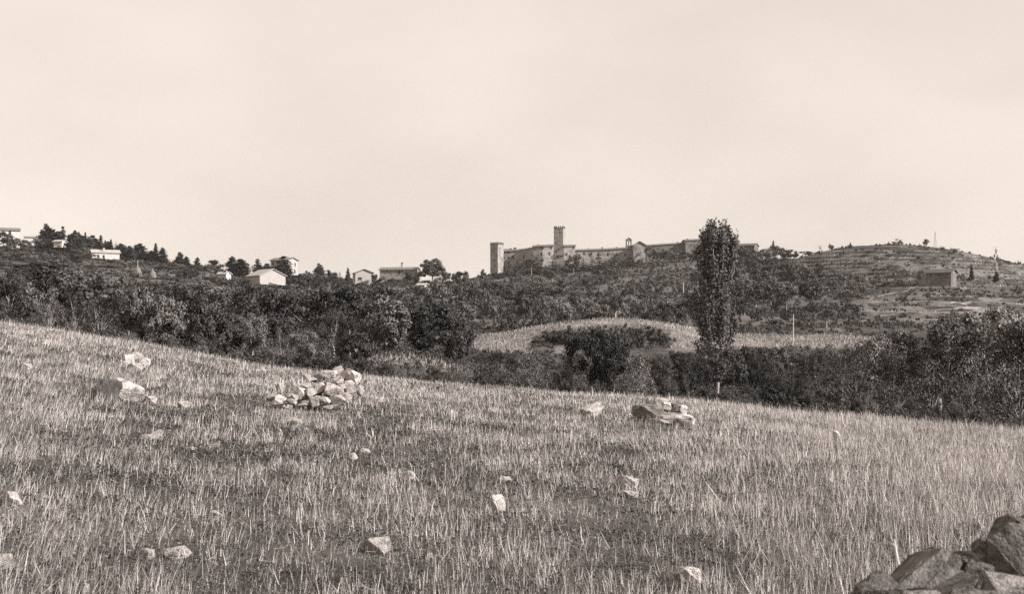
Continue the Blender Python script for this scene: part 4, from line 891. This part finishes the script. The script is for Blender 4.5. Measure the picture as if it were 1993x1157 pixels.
# ------------------------------------------------------------------ haze
if HAZE:
    hm = bpy.data.materials.new('haze'); hm.use_nodes = True; hn = hm.node_tree; hn.nodes.remove(hn.nodes['Principled BSDF'])
    pv = hn.nodes.new('ShaderNodeVolumePrincipled'); pv.inputs['Color'].default_value = (1, .97, .93, 1); pv.inputs['Density'].default_value = HAZE; pv.inputs['Anisotropy'].default_value = 0.0
    hn.links.new(pv.outputs[0], hn.nodes['Material Output'].inputs['Volume'])
    hz = bobj('haze', lambda bm: box(bm, -14000, 14000, -60, 13000, -64, 78), hm); hz['kind'] = 'stuff'; hz['label'] = 'thin pale summer haze over the valley'; hz['category'] = 'haze'

# ------------------------------------------------------------------ light, sky, camera
AZ, EL = math.radians(111), math.radians(29)      # azimuth clockwise from the view direction
sd = Vector((math.sin(AZ)*math.cos(EL), math.cos(AZ)*math.cos(EL), math.sin(EL)))
sun = bpy.data.objects.new('sun', bpy.data.lights.new('sun', 'SUN')); COL.objects.link(sun); sun.rotation_euler = sd.to_track_quat('Z', 'Y').to_euler()
sun.data.energy = 5.0; sun.data.angle = math.radians(.5); sun.data.color = (1, .975, .94); sun.location = (0,0,80)
w = bpy.data.worlds.new('World'); SC.world = w; w.use_nodes = True; nt = w.node_tree; N = nt.nodes; L = nt.links
bgd = N['Background']; bgd.inputs['Strength'].default_value = .1
sky = N.new('ShaderNodeTexSky'); sky.sky_type = 'NISHITA'; sky.sun_disc = False; sky.sun_elevation = EL; sky.sun_rotation = AZ; sky.dust_density = 3.0; sky.air_density = 1.0
bw = N.new('ShaderNodeRGBToBW'); L.new(sky.outputs[0], bw.inputs[0])
mr = N.new('ShaderNodeMapRange'); mr.inputs[1].default_value = 1.0; mr.inputs[2].default_value = 12.0; mr.inputs[3].default_value = 3.95; mr.inputs[4].default_value = 4.65; L.new(bw.outputs[0], mr.inputs[0])
tc = N.new('ShaderNodeTexCoord'); mp = N.new('ShaderNodeMapping'); mp.inputs['Scale'].default_value = (1.3, 1.3, 2.8); mp.inputs['Rotation'].default_value = (0, .25, 0); L.new(tc.outputs['Generated'], mp.inputs[0])
no = N.new('ShaderNodeTexNoise'); no.inputs['Scale'].default_value = 2.2; no.inputs['Detail'].default_value = 5; no.inputs['Roughness'].default_value = .5; L.new(mp.outputs[0], no.inputs['Vector'])
cl = N.new('ShaderNodeMapRange'); cl.inputs[1].default_value = .3; cl.inputs[2].default_value = .7; cl.inputs[3].default_value = .91; cl.inputs[4].default_value = 1.10; L.new(no.outputs['Fac'], cl.inputs[0])
mu = N.new('ShaderNodeMath'); mu.operation = 'MULTIPLY'; L.new(mr.outputs[0], mu.inputs[0]); L.new(cl.outputs[0], mu.inputs[1])
vm = N.new('ShaderNodeVectorMath'); vm.operation = 'SCALE'; vm.inputs[0].default_value = (1.13, 1.0, .895); L.new(mu.outputs[0], vm.inputs['Scale']); L.new(vm.outputs[0], bgd.inputs['Color'])
cam = bpy.data.objects.new('camera', bpy.data.cameras.new('camera')); COL.objects.link(cam); SC.camera = cam
cam.location = (0, 0, CAMZ); cam.rotation_euler = (math.pi/2, 0, 0); cd = cam.data; cd.sensor_width = 36; cd.lens = 36*F/1993; cd.shift_y = (HY-578.5)/1993; cd.clip_end = 20000; cd.clip_start = .05
cd.dof.use_dof = True; cd.dof.focus_distance = 38; cd.dof.aperture_fstop = 6.5
vs = SC.view_settings; vs.view_transform = 'Standard'; vs.look = 'None'; vs.exposure = .9; vs.gamma = 1
SC.render.engine = 'CYCLES'; cy = SC.cycles; cy.max_bounces = 4; cy.diffuse_bounces = 2; cy.glossy_bounces = 1; cy.transmission_bounces = 0; cy.caustics_reflective = False; cy.caustics_refractive = False
cy.use_denoising = False
